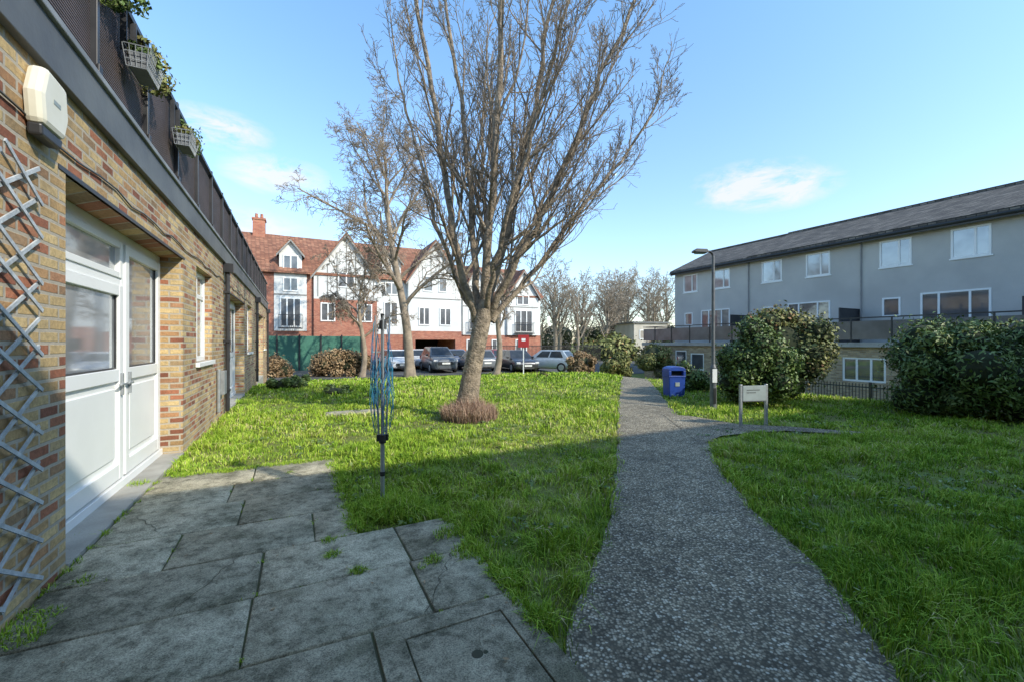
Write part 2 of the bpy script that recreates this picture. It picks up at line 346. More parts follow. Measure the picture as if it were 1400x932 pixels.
for k in (0,7.4,14.8):
    y0=3.8+k; R=P0-.24
    fr.box(R-.08,R,y0,y0+3.2,2.5,2.6); fr.box(R-.08,R+.03,y0,y0+3.2,.05,.13)
    for s in (y0,y0+1.83,y0+3.13): fr.box(R-.08,R+.002,s,s+.07,.13,2.5)
    for (a0,a1,fan) in ((y0+.07,y0+1.83,True),(y0+1.90,y0+3.13,False)):
        zt=2.5
        if fan:
            fr.box(R-.07,R-.003,a0,a1,2.06,2.14)
            for s in (a0,a1-.06): fr.box(R-.06,R+.012,s,s+.06,2.14,2.5)
            fr.box(R-.06,R+.010,a0+.06,a1-.06,2.14,2.20); fr.box(R-.06,R+.010,a0+.06,a1-.06,2.44,2.5)
            gl.box(R-.05,R-.03,a0+.02,a1-.02,2.18,2.48); zt=2.06
        b0,b1=a0,a1
        fr.box(R-.06,R+.02,b0,b0+.10,.15,zt); fr.box(R-.06,R+.02,b1-.10,b1,.15,zt)
        fr.box(R-.06,R+.018,b0+.10,b1-.10,zt-.10,zt); fr.box(R-.06,R+.018,b0+.10,b1-.10,1.12,1.24); fr.box(R-.06,R+.018,b0+.10,b1-.10,.15,.30)
        gl.box(R-.05,R-.02,b0+.08,b1-.08,1.22,zt-.08)
        for (c,d_,e_,f_) in ((b0+.10,b0+.115,1.24,zt-.10),(b1-.115,b1-.10,1.24,zt-.10)): gk.box(R-.02,R-.005,c,d_,e_,f_)
        gk.box(R-.02,R-.005,b0+.115,b1-.115,1.24,1.255)
        pn.box(R-.05,R-.012,b0+.08,b1-.08,.28,1.14); pn.box(R-.04,R+.004,b0+.17,b1-.17,.37,1.05)
for (s0,s1) in ((7.85,9.15),(15.2,16.6),(22.4,23.5)):
    window(fr,gl2,'x',P0-.10,1,s0,s1,1.2,2.65,(.5,),.07,2.25); fr.box(P0-.2,P0+.05,s0-.04,s1+.04,1.13,1.196)
fr.build('window_frames',M_white,LB,.005); gl.build('door_glass',M_glassL,LB); gl2.build('window_glass',M_glassL,LB); pn.build('door_panels',M_white,LB,.006); gk.build('gaskets',M_black,LB)
w=MM()
for k in (0,7.4,14.8):
    for s in (1.76,1.97): w.box(P0-.22,P0-.195,3.8+k+s-.02,3.8+k+s+.01,.98,1.2); w.box(P0-.20,P0-.175,3.8+k+s-.12,3.8+k+s+.01,1.08,1.10)
w.build('door_handles',M_galv,LB,.003)
w=MM()
for (s0,s1) in ((3.7,7.1),(11.1,14.5),(18.5,21.9)): w.box(P0-.02,P0+.006,s0,s1,2.60,2.63)
w.build('lintel_angle',M_black,LB)
w=MM()
pts=[(P0+.012,2.9+i*.35,2.74+.02*math.sin(i*1.9)+(.03 if i%5==0 else 0)) for i in range(40)]
for p,q in zip(pts,pts[1:]): w.cyl(p,q,.007,.007,5)
w.cyl((P0+.012,3.5,2.74),(P0+.012,3.5,2.9),.006,.006,5)
w.build('cable_run',M_black,LB)
w=MM()
for s in (10.5,17.9,24.1):
    w.cyl((P0+.07,s,.1),(P0+.07,s,2.95),.042,.042,12); w.box(P0,P0+.18,s-.09,s+.09,2.93,3.11)
    for z in (.5,1.5,2.5): w.box(P0,P0+.12,s-.06,s+.06,z,z+.05)
w.build('downpipes',M_black,LB,.004)
w=MM(); w.cyl((P0+.04,9.6,.2),(P0+.04,9.6,1.0),.03,.03); w.box(P0,P0+.10,9.85,10.15,.5,.95); w.build('meter_box',M_galv,LB,.005)
w=MM(); p=MM(); rl=MM(); y=-7.8
while y<24.5:
    p.box(P0-.03,P0+.03,y,y+.05,3.46,4.48); w.box(P0-.035,P0-.01,y+.05,y+1.2,3.52,4.34); p.box(P0+.03,P0+.045,y-.01,y+.06,3.46,3.56); y+=1.2
rl.box(P0-.04,P0+.035,-8,24.6,4.38,4.43); rl.box(P0-.04,P0+.0,-8,24.6,3.48,3.515)
w.build('balcony_screens',M_screen,LB); p.build('balcony_posts',M_black,LB,.003); rl.build('balcony_rail',M_black,LB,.003)
w=MM()
for i in range(9):
    yy=13+i*1.3; w.box(P0-.6,P0-.45,yy,yy+.12,3.46,4.85)
w.build('balcony_dividers',M_black,LB)
def basket(u,z,name='hanging_planter'):
    e=empty(name,(*XY(u,P0+.13),z),TH); e.scale=(.75,.62,.72); m=MM()
    for z,ex in ((0,.0),(.08,.015),(.16,.03),(.24,.05)):
        x0,x1,y0,y1=-.09-ex*.3,.09+ex,-.27-ex,.27+ex
        for a,b in (((x0,y0),(x1,y0)),((x1,y0),(x1,y1)),((x1,y1),(x0,y1)),((x0,y1),(x0,y0))): m.cyl((*a,z),(*b,z),.006,.006,5)
    for k in range(13):
        t=-.27+.54*k/12; m.cyl((.09,t,0),(.14,t*1.17,.24),.005,.005,4)
    for k in range(5):
        t=-.09+.18*k/4; m.cyl((t,-.27,0),(t*1.3,-.32,.24),.005,.005,4); m.cyl((t,.27,0),(t*1.3,.32,.24),.005,.005,4)
    m.build('wire_frame',M_galv,e); h=MM(); h.box(-.16,-.10,-.21,-.19,.2,.74); h.box(-.16,-.10,.19,.21,.2,.74); h.build('hooks',M_black,e)
    l=MM(); l.box(-.08,.09,-.26,.26,.01,.2); l.build('liner',pmat('planter_liner',(.16,.17,.18),None,4,.7),e,.01)
    return e
basket(4.85,3.84); basket(6.45,3.84)
AB=empty('alarm_box',(*XY(3.44,P0+.002),2.66),TH)
prof=[(-.13,.0),(.11,-.0),(.155,.16),(.13,.38),(-.10,.40),(-.155,.20)]
b=MM(); b.prismX([(y*1.05,z*.85+.06) for y,z in prof],.0,.09); b.build('cover',pmat('alarm_plastic',(.74,.71,.60),(.64,.61,.48),3,.4),AB,.03)
b=MM(); b.prismX([(-.12,.0),(.10,.0),(.12,.065),(-.13,.065)],.01,.075); b.build('strobe',M_black,AB,.012)
b=MM(); b.box(.0905,.092,-.04,.04,.22,.245); b.build('label',M_signf,AB)
TR=empty('wall_trellis',(*XY(0,0),0),TH); m=MM()
y0,y1,z0,z1=2.35,3.42,.15,2.5
n=11; dz=(z1-z0)/n
for sgn in (1,-1):
    for k in range(-3,n+2):
        za=z0+k*dz
        (a0,b0),(a1,b1)=((y0,za),(y1,za+3*dz)) if sgn>0 else ((y1,za),(y0,za+3*dz))
        def clip(a,b,c,d,lo,hi):
            if (b<lo and d<lo) or (b>hi and d>hi): return None
            def at(zz): return a+(c-a)*(zz-b)/(d-b)
            if b<lo: a,b=at(lo),lo
            if d>hi: c,d=at(hi),hi
            return a,b,c,d
        r=clip(a0,b0,a1,b1,z0,z1)
        if r:
            jit=random.uniform(-.035,.035); x=P0+.02 if sgn>0 else P0+.034
            p=Vector((x,r[0],r[1]+jit)); q=Vector((x,r[2],r[3]+jit+random.uniform(-.03,.03))); d=(q-p)
            if d.length<.1: continue
            d.normalize(); nrm=Vector((0,-d.z,d.y))*.011
            bb=len(m.v)
            for P in (p,q):
                for s1_,s2_ in ((-1,0),(1,0),(1,1),(-1,1)): m.v.append(tuple(P+nrm*s1_+Vector((.008*s2_,0,0))))
            m.f+=[(bb,bb+1,bb+2,bb+3),(bb+7,bb+6,bb+5,bb+4)]+[(bb+i,bb+4+i,bb+4+(i+1)%4,bb+(i+1)%4) for i in range(4)]
m.build('laths',M_wood,TR)
# ---------------------------------------------------------------- right grey terrace
RB=empty('grey_terrace_building',(0,0,0),TH)
V0,U0,U1=25.0,-16.0,22.8
fr=MM(); gl=MM(); gl2=MM(); cu=MM(); ops=[]; opsG=[]
for k in range(7):
    c=21.4-5.82*k
    for (s,wd) in ((c,1.2),(c-2.5,1.2)):
        if s-wd/2>U0: ops.append((s-wd/2,s+wd/2,5.05,6.3))
    if c-3.3>U0:
        ops.append((c-3.1,c-.9,1.62,3.7)); ops.append((c-.2,c+.5,2.7,3.6)) 
for k in range(6):
    c=22.44-5.82*k
    opsG+= [(c-1.9,c-.3,-.2,.85)]
    opsG.append((c-4.6,c-3.6,-.2,.85)); opsG.append((c-3.3,c-2.4,-1.0,1.0))
w=MM(); wallX(w,V0,V0+.3,U0,U1,1.5,6.65,ops); w.box(V0+.3,V0+8,U1-.3,U1,1.5,6.65); w.box(V0+7.7,V0+8,U0,U1-.3,-1,6.65)
w.build('upper_walls',M_dash,RB)
w=MM(); w.prismY([(V0,6.65),(V0+8,6.65),(V0+4,8.35)],U1-.3,U1); w.build('gable_end',M_dash,RB)
w=MM(); wallX(w,22.0,22.3,U0,U1,-1.3,1.3,opsG); w.box(22.3,V0+8,U1-.3,U1,-1.3,1.3); w.build('ground_floor_walls',M_brick2,RB)
w=MM(); w.box(21.85,V0+.0,U0,U1+.1,1.3,1.5); w.build('terrace_slab',pmat('concrete_edge',(.42,.40,.36),(.30,.285,.26),2,.8),RB)
w=MM(); w.box(V0+.6,V0+7.5,U0,U1-.5,1.6,6.5); w.box(22.7,30,U0,U1-.5,-1,1.2); w.build('interior',M_dark,RB)
for o in ops:
    div=(.5,) if o[3]>5 else ((.28,.72) if o[1]-o[0]>1.5 else ())
    window(fr,gl2 if o[3]>5 else gl,'x',V0-.02,-1,o[0],o[1],o[2],o[3],(.38,) if o[3]>5 else div,.075)
    if o[3]>5: cu.box(V0-.035,V0+.02,o[0]-.05,o[1]+.05,o[2]-.06,o[2]-.002)
for o in opsG: window(fr,gl,'x',22.02,-1,o[0],o[1],o[2],o[3],(.33,.66) if o[1]-o[0]>1.3 else (),.08)
fr.build('window_frames',M_white,RB); gl.build('window_glass',M_glass,RB); gl2.build('upper_window_glass',M_glassL,RB); cu.build('window_sills',M_white,RB)
w=MM(); e=MM(); sec=[(16.9,22.95,0),(5.3,16.9,.05),(-6.3,5.3,.10),(-16.2,-6.3,.15)]
for a0,a1,dz in sec:
    for sg in (0,1):
        ya,yb=(V0-.35,V0+4) if sg==0 else (V0+8.35,V0+4)
        za,zb=6.55+dz,8.45+dz
        w.prismY([(ya,za),(yb,zb),(yb,zb+.14),(ya,za+.14)],a0,a1)
    w.box(V0+3.88,V0+4.12,a0,a1,8.5+dz,8.66+dz)
w.build('roof',M_tileG,RB)
e.box(V0-.36,V0-.30,U0,U1+.1,6.38,6.60); e.box(V0-.30,V0,U0,U1,6.62,6.66)
e.cyl((V0-.42,U0,6.52),(V0-.42,U1+.1,6.52),.06,.06,8); e.build('gutter_fascia',M_black,RB)
w=MM()
for s in (17.0,11.1,5.4,-.5): w.cyl((V0-.06,s,1.5),(V0-.06,s,6.5),.035,.035,8)
w.build('soil_pipes',pmat('grey_pipe',(.30,.29,.28),None,3,.6),RB)
w=MM()
for s in (16.95,11.2,5.4,-.4): w.box(23.2,V0,s-.03,s+.03,1.5,3.15)
w.build('privacy_screens',M_black,RB)
w=MM(); p=MM(); y=U0
while y<U1-.1:
    w.box(21.92,21.94,y+.05,min(y+1.45,U1),1.62,2.42); p.box(21.90,21.95,y,y+.05,1.5,2.55); y+=1.45
p.box(21.89,21.96,U0,U1,2.53,2.58); p.box(21.95,V0,U1-.05,U1,2.53,2.58)
w.box(22.0,V0-.1,U1-.04,U1-.02,1.62,2.42)
w.build('balcony_panels',M_rail,RB); p.build('balcony_rail',M_black,RB)
# ---------------------------------------------------------------- far building
FB=empty('red_brick_apartment_building',(0,0,0),TH)
B0=-.55; E=7.0; Fy=38.0
rb=MM(); wr=MM(); ro=MM(); fr=MM(); gl=MM(); tim=MM(); dk=MM(); rail=MM()
rb.box(-9,-1.6,Fy,Fy+9,B0,E)
rb.box(.7,6.1,Fy,Fy+9,B0,E)
wr.box(-1.6,.7,Fy-.05,Fy+9,2.4,E); rb.box(-1.6,.7,Fy,Fy+9,B0,2.4)
wr.box(6.1,8.7,Fy-.05,Fy+9,2.2,E); rb.box(6.1,8.7,Fy-.02,Fy+9,B0,2.2)
wr.box(8.7,13.5,Fy-.6,Fy+9,2.5,E); rb.box(8.7,9.3,Fy-.62,Fy+9,B0,2.5); rb.box(13.0,13.6,Fy-.62,Fy+9,B0,2.5); rb.box(9.3,13.0,Fy-.62,Fy-.3,1.75,2.5)
dk.box(9.3,13.0,Fy+5,Fy+5.2,B0,2.5)
wr.box(13.5,22.4,Fy,Fy+9,2.2,E-.9); rb.box(13.6,22.4,Fy-.03,Fy+9,B0,2.2)
def slope(x0,x1,e,rz,y0=Fy-.35,yr=Fy+4.5):
    ro.prismX([(y0,e),(yr,rz),(yr,rz+.15),(y0,e+.15)],x0,x1); ro.prismX([(2*yr-y0,e),(yr,rz),(yr,rz+.15),(2*yr-y0,e+.15)],x0,x1)
slope(-9.2,13.7,E-.1,10.7); slope(13.7,22.6,E-1.0,9.4)
wr.prismX([(Fy,E-.9),(Fy+9,E-.9),(Fy+4.5,9.3)],22.1,22.38)
def gable(x0,x1,ze,zp,yf,mm,d=5,over=.25):
    xm=(x0+x1)/2; mm.prismY([(x0,ze-.02),(x1,ze-.02),(xm,zp)],yf,yf+d)
    for s in (-1,1):
        xe=xm+s*((x1-x0)/2+over); zz=ze-over*(zp-ze)/((x1-x0)/2)
        ro.prismY([(xe,zz+.02),(xm,zp+.02),(xm,zp+.2),(xe,zz+.2)],yf-.25,yf+d)
        tim.prismY([(xe,zz-.16),(xm,zp-.16),(xm,zp+.01),(xe,zz+.01)],yf-.30,yf-.252)
gable(1.2,6.1,E,10.4,Fy-.25,wr); rb.box(1.2,6.1,Fy-.25,Fy-.001,B0,5.0); wr.box(1.2,6.1,Fy-.25,Fy-.002,5.0,E)
gable(8.7,13.5,E,10.5,Fy-.6,wr)
gable(13.9,16.6,E-.9,8.9,Fy-.2,wr,4); wr.box(13.9,16.6,Fy-.2,Fy-.001,2.2,E-.9)
gable(18.5,22.0,E-.9,8.6,Fy-.3,wr,4); wr.box(18.5,22.0,Fy-.3,Fy-.001,2.2,E-.9)
for k in range(7):
    x=1.5+k*.72; zt=10.2-abs(x-3.65)*1.38
    tim.box(x-.04,x+.04,Fy-.28,Fy-.252,5.2,max(5.4,zt-.4))
tim.box(1.2,6.1,Fy-.285,Fy-.252,6.9,7.05)
for k in range(6):
    x=9.2+k*.76; zt=10.3-abs(x-11.1)*1.44
    tim.box(x-.03,x+.03,Fy-.625,Fy-.602,7.1,max(7.2,zt-.4))
for x0,x1,y,z in ((8.7,13.5,Fy-.63,5.35),(13.9,16.6,Fy-.23,4.85),(18.5,22.0,Fy-.33,4.95),(-1.6,.7,Fy-.08,5.2)): tim.box(x0,x1,y,y+.027,z,z+.1)
W=lambda x0,x1,z0,z1,y,div=(.5,),top=None: window(fr,gl,'y',y-.045,-1,x0,x1,z0,z1,div,.09,top)
W(-1.2,.3,2.7,5.0,Fy-.07,(.33,.66))
W(-4.3,-3.0,3.3,4.8,Fy-.02); W(-7.3,-6.0,3.3,4.8,Fy-.02); W(-1.0,.1,5.5,6.6,Fy-.07)
W(1.7,2.8,3.2,4.7,Fy-.27); W(4.5,5.7,3.2,4.7,Fy-.27); W(3.0,4.3,6.0,7.3,Fy-.27); W(1.8,2.9,.4,1.8,Fy-.27)
W(6.7,7.9,3.0,5.0,Fy-.07); W(6.8,7.9,5.6,6.7,Fy-.07)
W(9.6,10.6,3.0,4.6,Fy-.62); W(11.5,12.6,3.0,4.6,Fy-.62); W(10.0,10.9,6.0,7.4,Fy-.62,()); W(11.4,12.2,6.0,7.4,Fy-.62,())
W(14.5,16.0,2.7,4.6,Fy-.22,(.33,.66)); W(16.9,18.0,3.2,4.6,Fy-.02); W(19.3,21.3,2.5,4.7,Fy-.32,(.33,.66)); W(19.5,20.9,5.2,6.2,Fy-.32)
W(14.6,15.8,5.0,6.1,Fy-.22); W(16.9,18.0,.4,1.8,Fy-.05); W(19.5,20.8,.3,1.8,Fy-.05); W(14.3,15.6,.3,1.8,Fy-.05)
for xc,z in ((-.45,7.6),(-4.2,7.6),(-7,7.6),(17.4,6.7),(7.4,7.6)):
    wr.box(xc-.8,xc+.8,Fy+.1,Fy+3,z-.6,z+1.0); gable(xc-.8,xc+.8,z+1.0,z+2.0,Fy+.1,wr,3,.2)
    W(xc-.55,xc+.55,z-.35,z+.8,Fy+.08)
for xa,xb,z in ((-1.3,.4,2.6),(19.2,21.4,2.4),(14.4,16.1,2.6)):
    y=Fy-.6; rail.box(xa,xb,y,y+.04,z+1.0,z+1.05); rail.box(xa,xb,y,y+.22,z-.05,z+.03)
    x=xa
    while x<xb: rail.box(x,x+.03,y,y+.03,z,z+1.0); x+=.13
ch=MM()
for x in (-2.9,): ch.box(x-.45,x+.45,Fy+4,Fy+5,9.5,11.9); ch.box(x-.52,x+.52,Fy+3.93,Fy+5.07,11.9,12.05)
for x in (-3.1,-2.7): ch.cyl((x,Fy+4.5,12.0),(x,Fy+4.5,12.5),.13,.11,10)
ch.box(13.2,13.9,Fy+4,Fy+4.9,9.3,10.9)
ch.build('chimneys',M_redbrick,FB)
rb.build('brick_walls',M_redbrick,FB); wr.build('rendered_walls',M_render,FB); ro.build('roof',M_tileO,FB); fr.build('window_frames',M_white,FB)
gl.build('window_glass',M_glassF,FB); tim.build('timber_strips_bargeboards',pmat('grey_timber',(.26,.25,.23),None,3,.7),FB); dk.build('undercroft_back',M_dark,FB); rail.build('juliet_rails',M_black,FB)
PH=empty('pale_rendered_house',(16.9,52,-.5),.2); m=MM(); m.box(-2.2,2.2,0,6,0,4.3); m.build('walls',pmat('cream_render',(.50,.46,.38),None,1,.9),PH)
m=MM(); m.box(-2.4,2.4,-.2,6.2,4.3,4.5); m.build('roof',M_fascia,PH); m=MM(); g_=MM()
for x in (-1.5,.4): window(m,g_,'y',-.065,-1,x,x+1.2,2.4,3.5,(.5,),.08)
m.build('window_frames',M_white,PH); g_.build('window_glass',M_glassF,PH)
e=empty('green_fence',(0,0,0),TH); m=MM(); m.box(-7,4.6,33.9,33.95,-.5,1.95); m.build('boards',M_greenf,e); m=MM()
for k in range(9): m.box(-6.9+k*1.4,-6.8+k*1.4,33.82,33.9,-.5,2.05)
m.build('posts',M_black,e)
e=empty('brick_boundary_wall',(0,0,0),TH); m=MM(); m.box(4.7,8.3,33.8,34.05,-.5,.75)
for x in (4.7,6.4,8.0): m.box(x-.02,x+.38,33.72,34.12,-.5,1.05)
m.build('brickwork',M_redbrick,e); m=MM(); m.box(4.68,8.32,33.76,34.09,.752,.82)
m.build('coping',pmat('coping_stone',(.4,.38,.34),None,3,.8),e)
e=empty('metal_railings',(0,0,0),TH); m=MM(); m.box(14,27,33.9,33.94,1.15,1.2); m.box(14,27,33.9,33.94,-.3,-.25); x=14
while x<27: m.box(x,x+.03,33.9,33.93,-.5,1.25); x+=.14
m.build('bars',M_black,e)
e=empty('garden_railings',(0,0,0),TH); m=MM(); m.box(19.18,19.22,1,19,-.2,-.16); m.box(19.18,19.22,1,19,-.9,-.86); x=1
while x<19: m.box(19.19,19.21,x,x+.02,-1.05,-.05); x+=.11
for k in range(8): m.box(19.16,19.24,1+k*2.4,1.08+k*2.4,-1.05,.02)
m.build('bars',M_black,e)
SB=empty('apartment_block',(0,0,0),TH); fr=MM(); gl=MM(); w=MM()
ops=[(s,s+1.4,z,z+1.4) for s in range(-10,22,4) for z in (1.0,3.8,6.5)]
wallY(w,-7.3,-7.0,-13,26,-.3,9.0,ops); w.box(-13,26,-16,-15.7,-.3,9); w.box(-13,-12.7,-15.7,-7.3,-.3,9); w.box(25.7,26,-15.7,-7.3,-.3,9); w.build('walls',M_brick2,SB)
for o in ops: window(fr,gl,'y',-7.05,1,*o,(.5,),.07)
fr.build('window_frames',M_white,SB); gl.build('window_glass',M_glass,SB)
w=MM(); w.box(-13.2,26.2,-16.2,-6.8,9.0,9.25); w.build('roof',M_fascia,SB); w=MM(); w.box(-12.6,25.6,-15.6,-7.8,-.2,8.9); w.build('interior',M_dark,SB)
# ---------------------------------------------------------------- bare trees
class Tree:
    def __init__(s): s.V=[];s.F=[];s.n=0
    def tube(s,P,R,k):
        P=np.array(P); n=len(P); T=np.gradient(P,axis=0); T/=np.linalg.norm(T,axis=1)[:,None]+1e-9
        ref=np.array([0,1,0]) if abs(T[0][1])<.8 else np.array([1,0,0])
        A=np.cross(T,ref); A/=np.linalg.norm(A,axis=1)[:,None]+1e-9; B=np.cross(T,A)
        a=np.arange(k)*2*math.pi/k; c=np.cos(a)[None,:,None]; q=np.sin(a)[None,:,None]
        V=P[:,None]+np.array(R)[:,None,None]*(A[:,None]*c+B[:,None]*q); s.V.append(V.reshape(-1,3))
        i=np.arange(n-1)[:,None]*k+np.arange(k)[None]; j=np.arange(n-1)[:,None]*k+(np.arange(k)+1)[None]%k
        s.F.append((np.stack([i,j,j+k,i+k],-1).reshape(-1,4))+s.n); s.n+=n*k
    def branch(s,p,d,L,r,lv,C):
        ns=C['seg'][lv]; P=[np.array(p)]; d=np.array(d,float); d/=np.linalg.norm(d); D=[d]
        for _ in range(ns):
            d=d+rng.normal(0,C['jit'][lv],3); d[2]+=C['up'][lv]; d/=np.linalg.norm(d); P.append(P[-1]+d*L/ns); D.append(d)
        R=np.maximum(C['rmin'],r*np.linspace(1,.35,ns+1)); s.tube(P,R,C['k'][lv]); s.kids(P,D,R,L,lv,C)
    def kids(s,P,D,R,L,lv,C,t0=None):
        if lv+1>=len(C['seg']): return
        n=C['n'][lv]; n=max(1,int(round(n*random.uniform(.75,1.25)))); ns=len(P)-1
        t0=C['t0'][lv] if t0 is None else t0
        for k in range(n):
            t=t0+(1-t0)*(k+random.random())/n; x=t*ns; i=min(int(x),ns-1); f=x-i
            p=P[i]*(1-f)+P[i+1]*f; d=D[min(i+1,ns)]; r=R[i]*(1-f)+R[i+1]*f
            a=np.cross(d,rng.normal(0,1,3)); a/=np.linalg.norm(a)+1e-9
            ang=math.radians(random.gauss(C['ang'][lv],9)); nd=d*math.cos(ang)+a*math.sin(ang)
            s.branch(p,nd,L*C['lr'][lv]*random.uniform(.6,1.2)*(1.15-.55*t),r*C['rr'][lv],lv+1,C)
    def build(s,name,mat,loc=(0,0,0)):
        o=fast(name,np.concatenate(s.V),np.concatenate(s.F),mat,smooth=True); o.location=loc; return o
TX,TY=-.87,8.5; mp=TY/583
def q(px,py): return ((px-700)*mp, 1.5+(468-py)*mp)
T=Tree()
tr=[(634,575),(639,550),(645,510),(651,480),(656,455),(662,425),(667,395)]
P=[np.array([q(*a)[0],TY,q(*a)[1]]) for a in tr]; P[0][2]=-.1
T.tube(P,[.32,.22,.185,.172,.17,.17,.10],16)
limbs=[([(655,440),(634,385),(617,290),(603,180),(582,60),(558,-60)],-.7,.088),
([(656,430),(645,340),(640,240),(626,120),(602,-20),(588,-120)],1.0,.078),
([(661,425),(669,320),(680,220),(686,110),(690,-60),(700,-150)],-1.0,.09),
([(664,425),(690,330),(712,240),(735,120),(757,-20),(770,-110)],.4,.082),
([(666,435),(700,372),(745,290),(788,190),(835,85),(880,-20)],-.8,.072),
([(666,440),(712,393),(762,322),(825,245),(885,170),(930,90)],.8,.06),
([(654,440),(633,400),(603,330),(573,235),(545,130),(515,20)],.9,.06),
([(660,430),(664,340),(655,240),(650,120),(658,-40)],2.2,.072),
([(662,430),(682,350),(715,250),(742,160),(790,20)],-2.0,.058),
([(664,435),(694,360),(760,235),(815,120),(850,10)],1.8,.052)]
C=dict(seg=[6,7,5,4,3],jit=[.05,.09,.12,.15,.2],up=[.05,.15,.14,.10,.07],rmin=.0042,k=[8,5,4,3,3],n=[15,8,5,2],t0=[.15,.15,.1,.1],ang=[32,36,38,42],lr=[.32,.46,.5,.45],rr=[.48,.58,.62,.7])
for pts,dy,r in limbs:
    n=len(pts); kx=np.array([q(*a)[0] for a in pts]); kz=np.array([q(*a)[1] for a in pts]); s_=np.arange(n); ss=np.linspace(0,n-1,22)
    X=np.interp(ss,s_,kx); Z=np.interp(ss,s_,kz)
    X=np.convolve(np.pad(X,2,'edge'),np.ones(5)/5,'valid')
    Yy=TY+dy*(np.linspace(0,1,22)**.8); P=[np.array([X[i]+random.gauss(0,.022),Yy[i]+random.gauss(0,.022),Z[i]]) for i in range(22)]
    R=r*np.linspace(1,.25,22)**.9; T.tube(P,R,9); D=[P[min(i+1,21)]-P[max(i-1,0)] for i in range(22)]; D=[d/np.linalg.norm(d) for d in D]
    L=sum(np.linalg.norm(P[i+1]-P[i]) for i in range(21)); T.kids(P,D,R,L,0,C)
    T.branch(P[-1],D[-1],1.3,R[-1],2,C)
T.build('bare_tree',M_bark)
def maketree(name,h,trunk_h,r,spread,C,nl,mat,loc,lean=(0,0)):
    T=Tree(); ns=14; P=[]
    for i in range(ns+1):
        t=i/ns; P.append(np.array([lean[0]*t+.15*math.sin(t*7),lean[1]*t+.12*math.sin(t*5+1),h*.8*t-.15]))
    R=r*np.linspace(1,.22,ns+1); R[0]*=1.35; T.tube(P,R,10)
    for k in range(nl):
        t=trunk_h/h/.8+(1-trunk_h/h/.8)*(k+.5)/nl; x=t*ns; i=min(int(x),ns-1); f=x-i; p=P[i]*(1-f)+P[i+1]*f
        az=k*2.4+random.uniform(-.4,.4); el=math.radians(random.uniform(35,65)); d=(math.cos(az)*math.cos(el),math.sin(az)*math.cos(el),math.sin(el))
        T.branch(p,d,spread*random.uniform(.8,1.15)*(1.1-.35*t),R[i]*.55,0,C)
    return T.build(name,mat,loc)
C2=dict(seg=[8,6,5,4],jit=[.13,.2,.24,.25],up=[.04,.02,-.02,-.06],rmin=.010,k=[6,4,3,3],n=[12,8,6],t0=[.2,.15,.1],ang=[42,45,48],lr=[.42,.5,.55],rr=[.5,.6,.7])
maketree('bare_tree',16.2,3.8,.30,5.6,C2,17,M_barkF,(-6.0,25,-.45),(-1.5,0))
C3=dict(C2); C3.update(up=[-.02,-.08,-.12,-.15],n=[10,8,5])
maketree('bare_tree',7.6,2.2,.18,3.4,C3,12,M_barkF,(-8.7,24.6,-.45),(.1,0))
maketree('bare_tree',7.5,2.6,.22,2.6,C3,9,M_barkF,(-1.0,26,-.45),(.4,0))
C4=dict(seg=[6,5,4],jit=[.13,.2,.24],up=[.05,.03,.0],rmin=.022,k=[4,3,3],n=[9,7],t0=[.2,.15],ang=[40,45],lr=[.45,.5],rr=[.5,.6])
DT=empty('distant_trees')
base=maketree('crown_tree',12.5,2.5,.32,5.2,C4,16,M_barkD,(5.6,56,-.5)); base.parent=DT
for k,(x,y,s) in enumerate([(10,60,.95),(13.2,57,.9),(17,63,1.05),(20,60,.85),(22.5,70,1.15),(8,72,1.1),(27,75,1.1),(-3,70,1),(-28,62,1.0),(33,70,1),(8,52,.8),(12,54,.85),(15.5,66,1.1),(18.5,72,1.1),(4,64,1)]):
    o=bpy.data.objects.new('crown_tree_%d'%k,base.data); o.location=(x,y,-.5); o.scale=(s,s,s*random.uniform(.9,1.05)); o.rotation_euler=(0,0,k*1.3); link(o,DT)
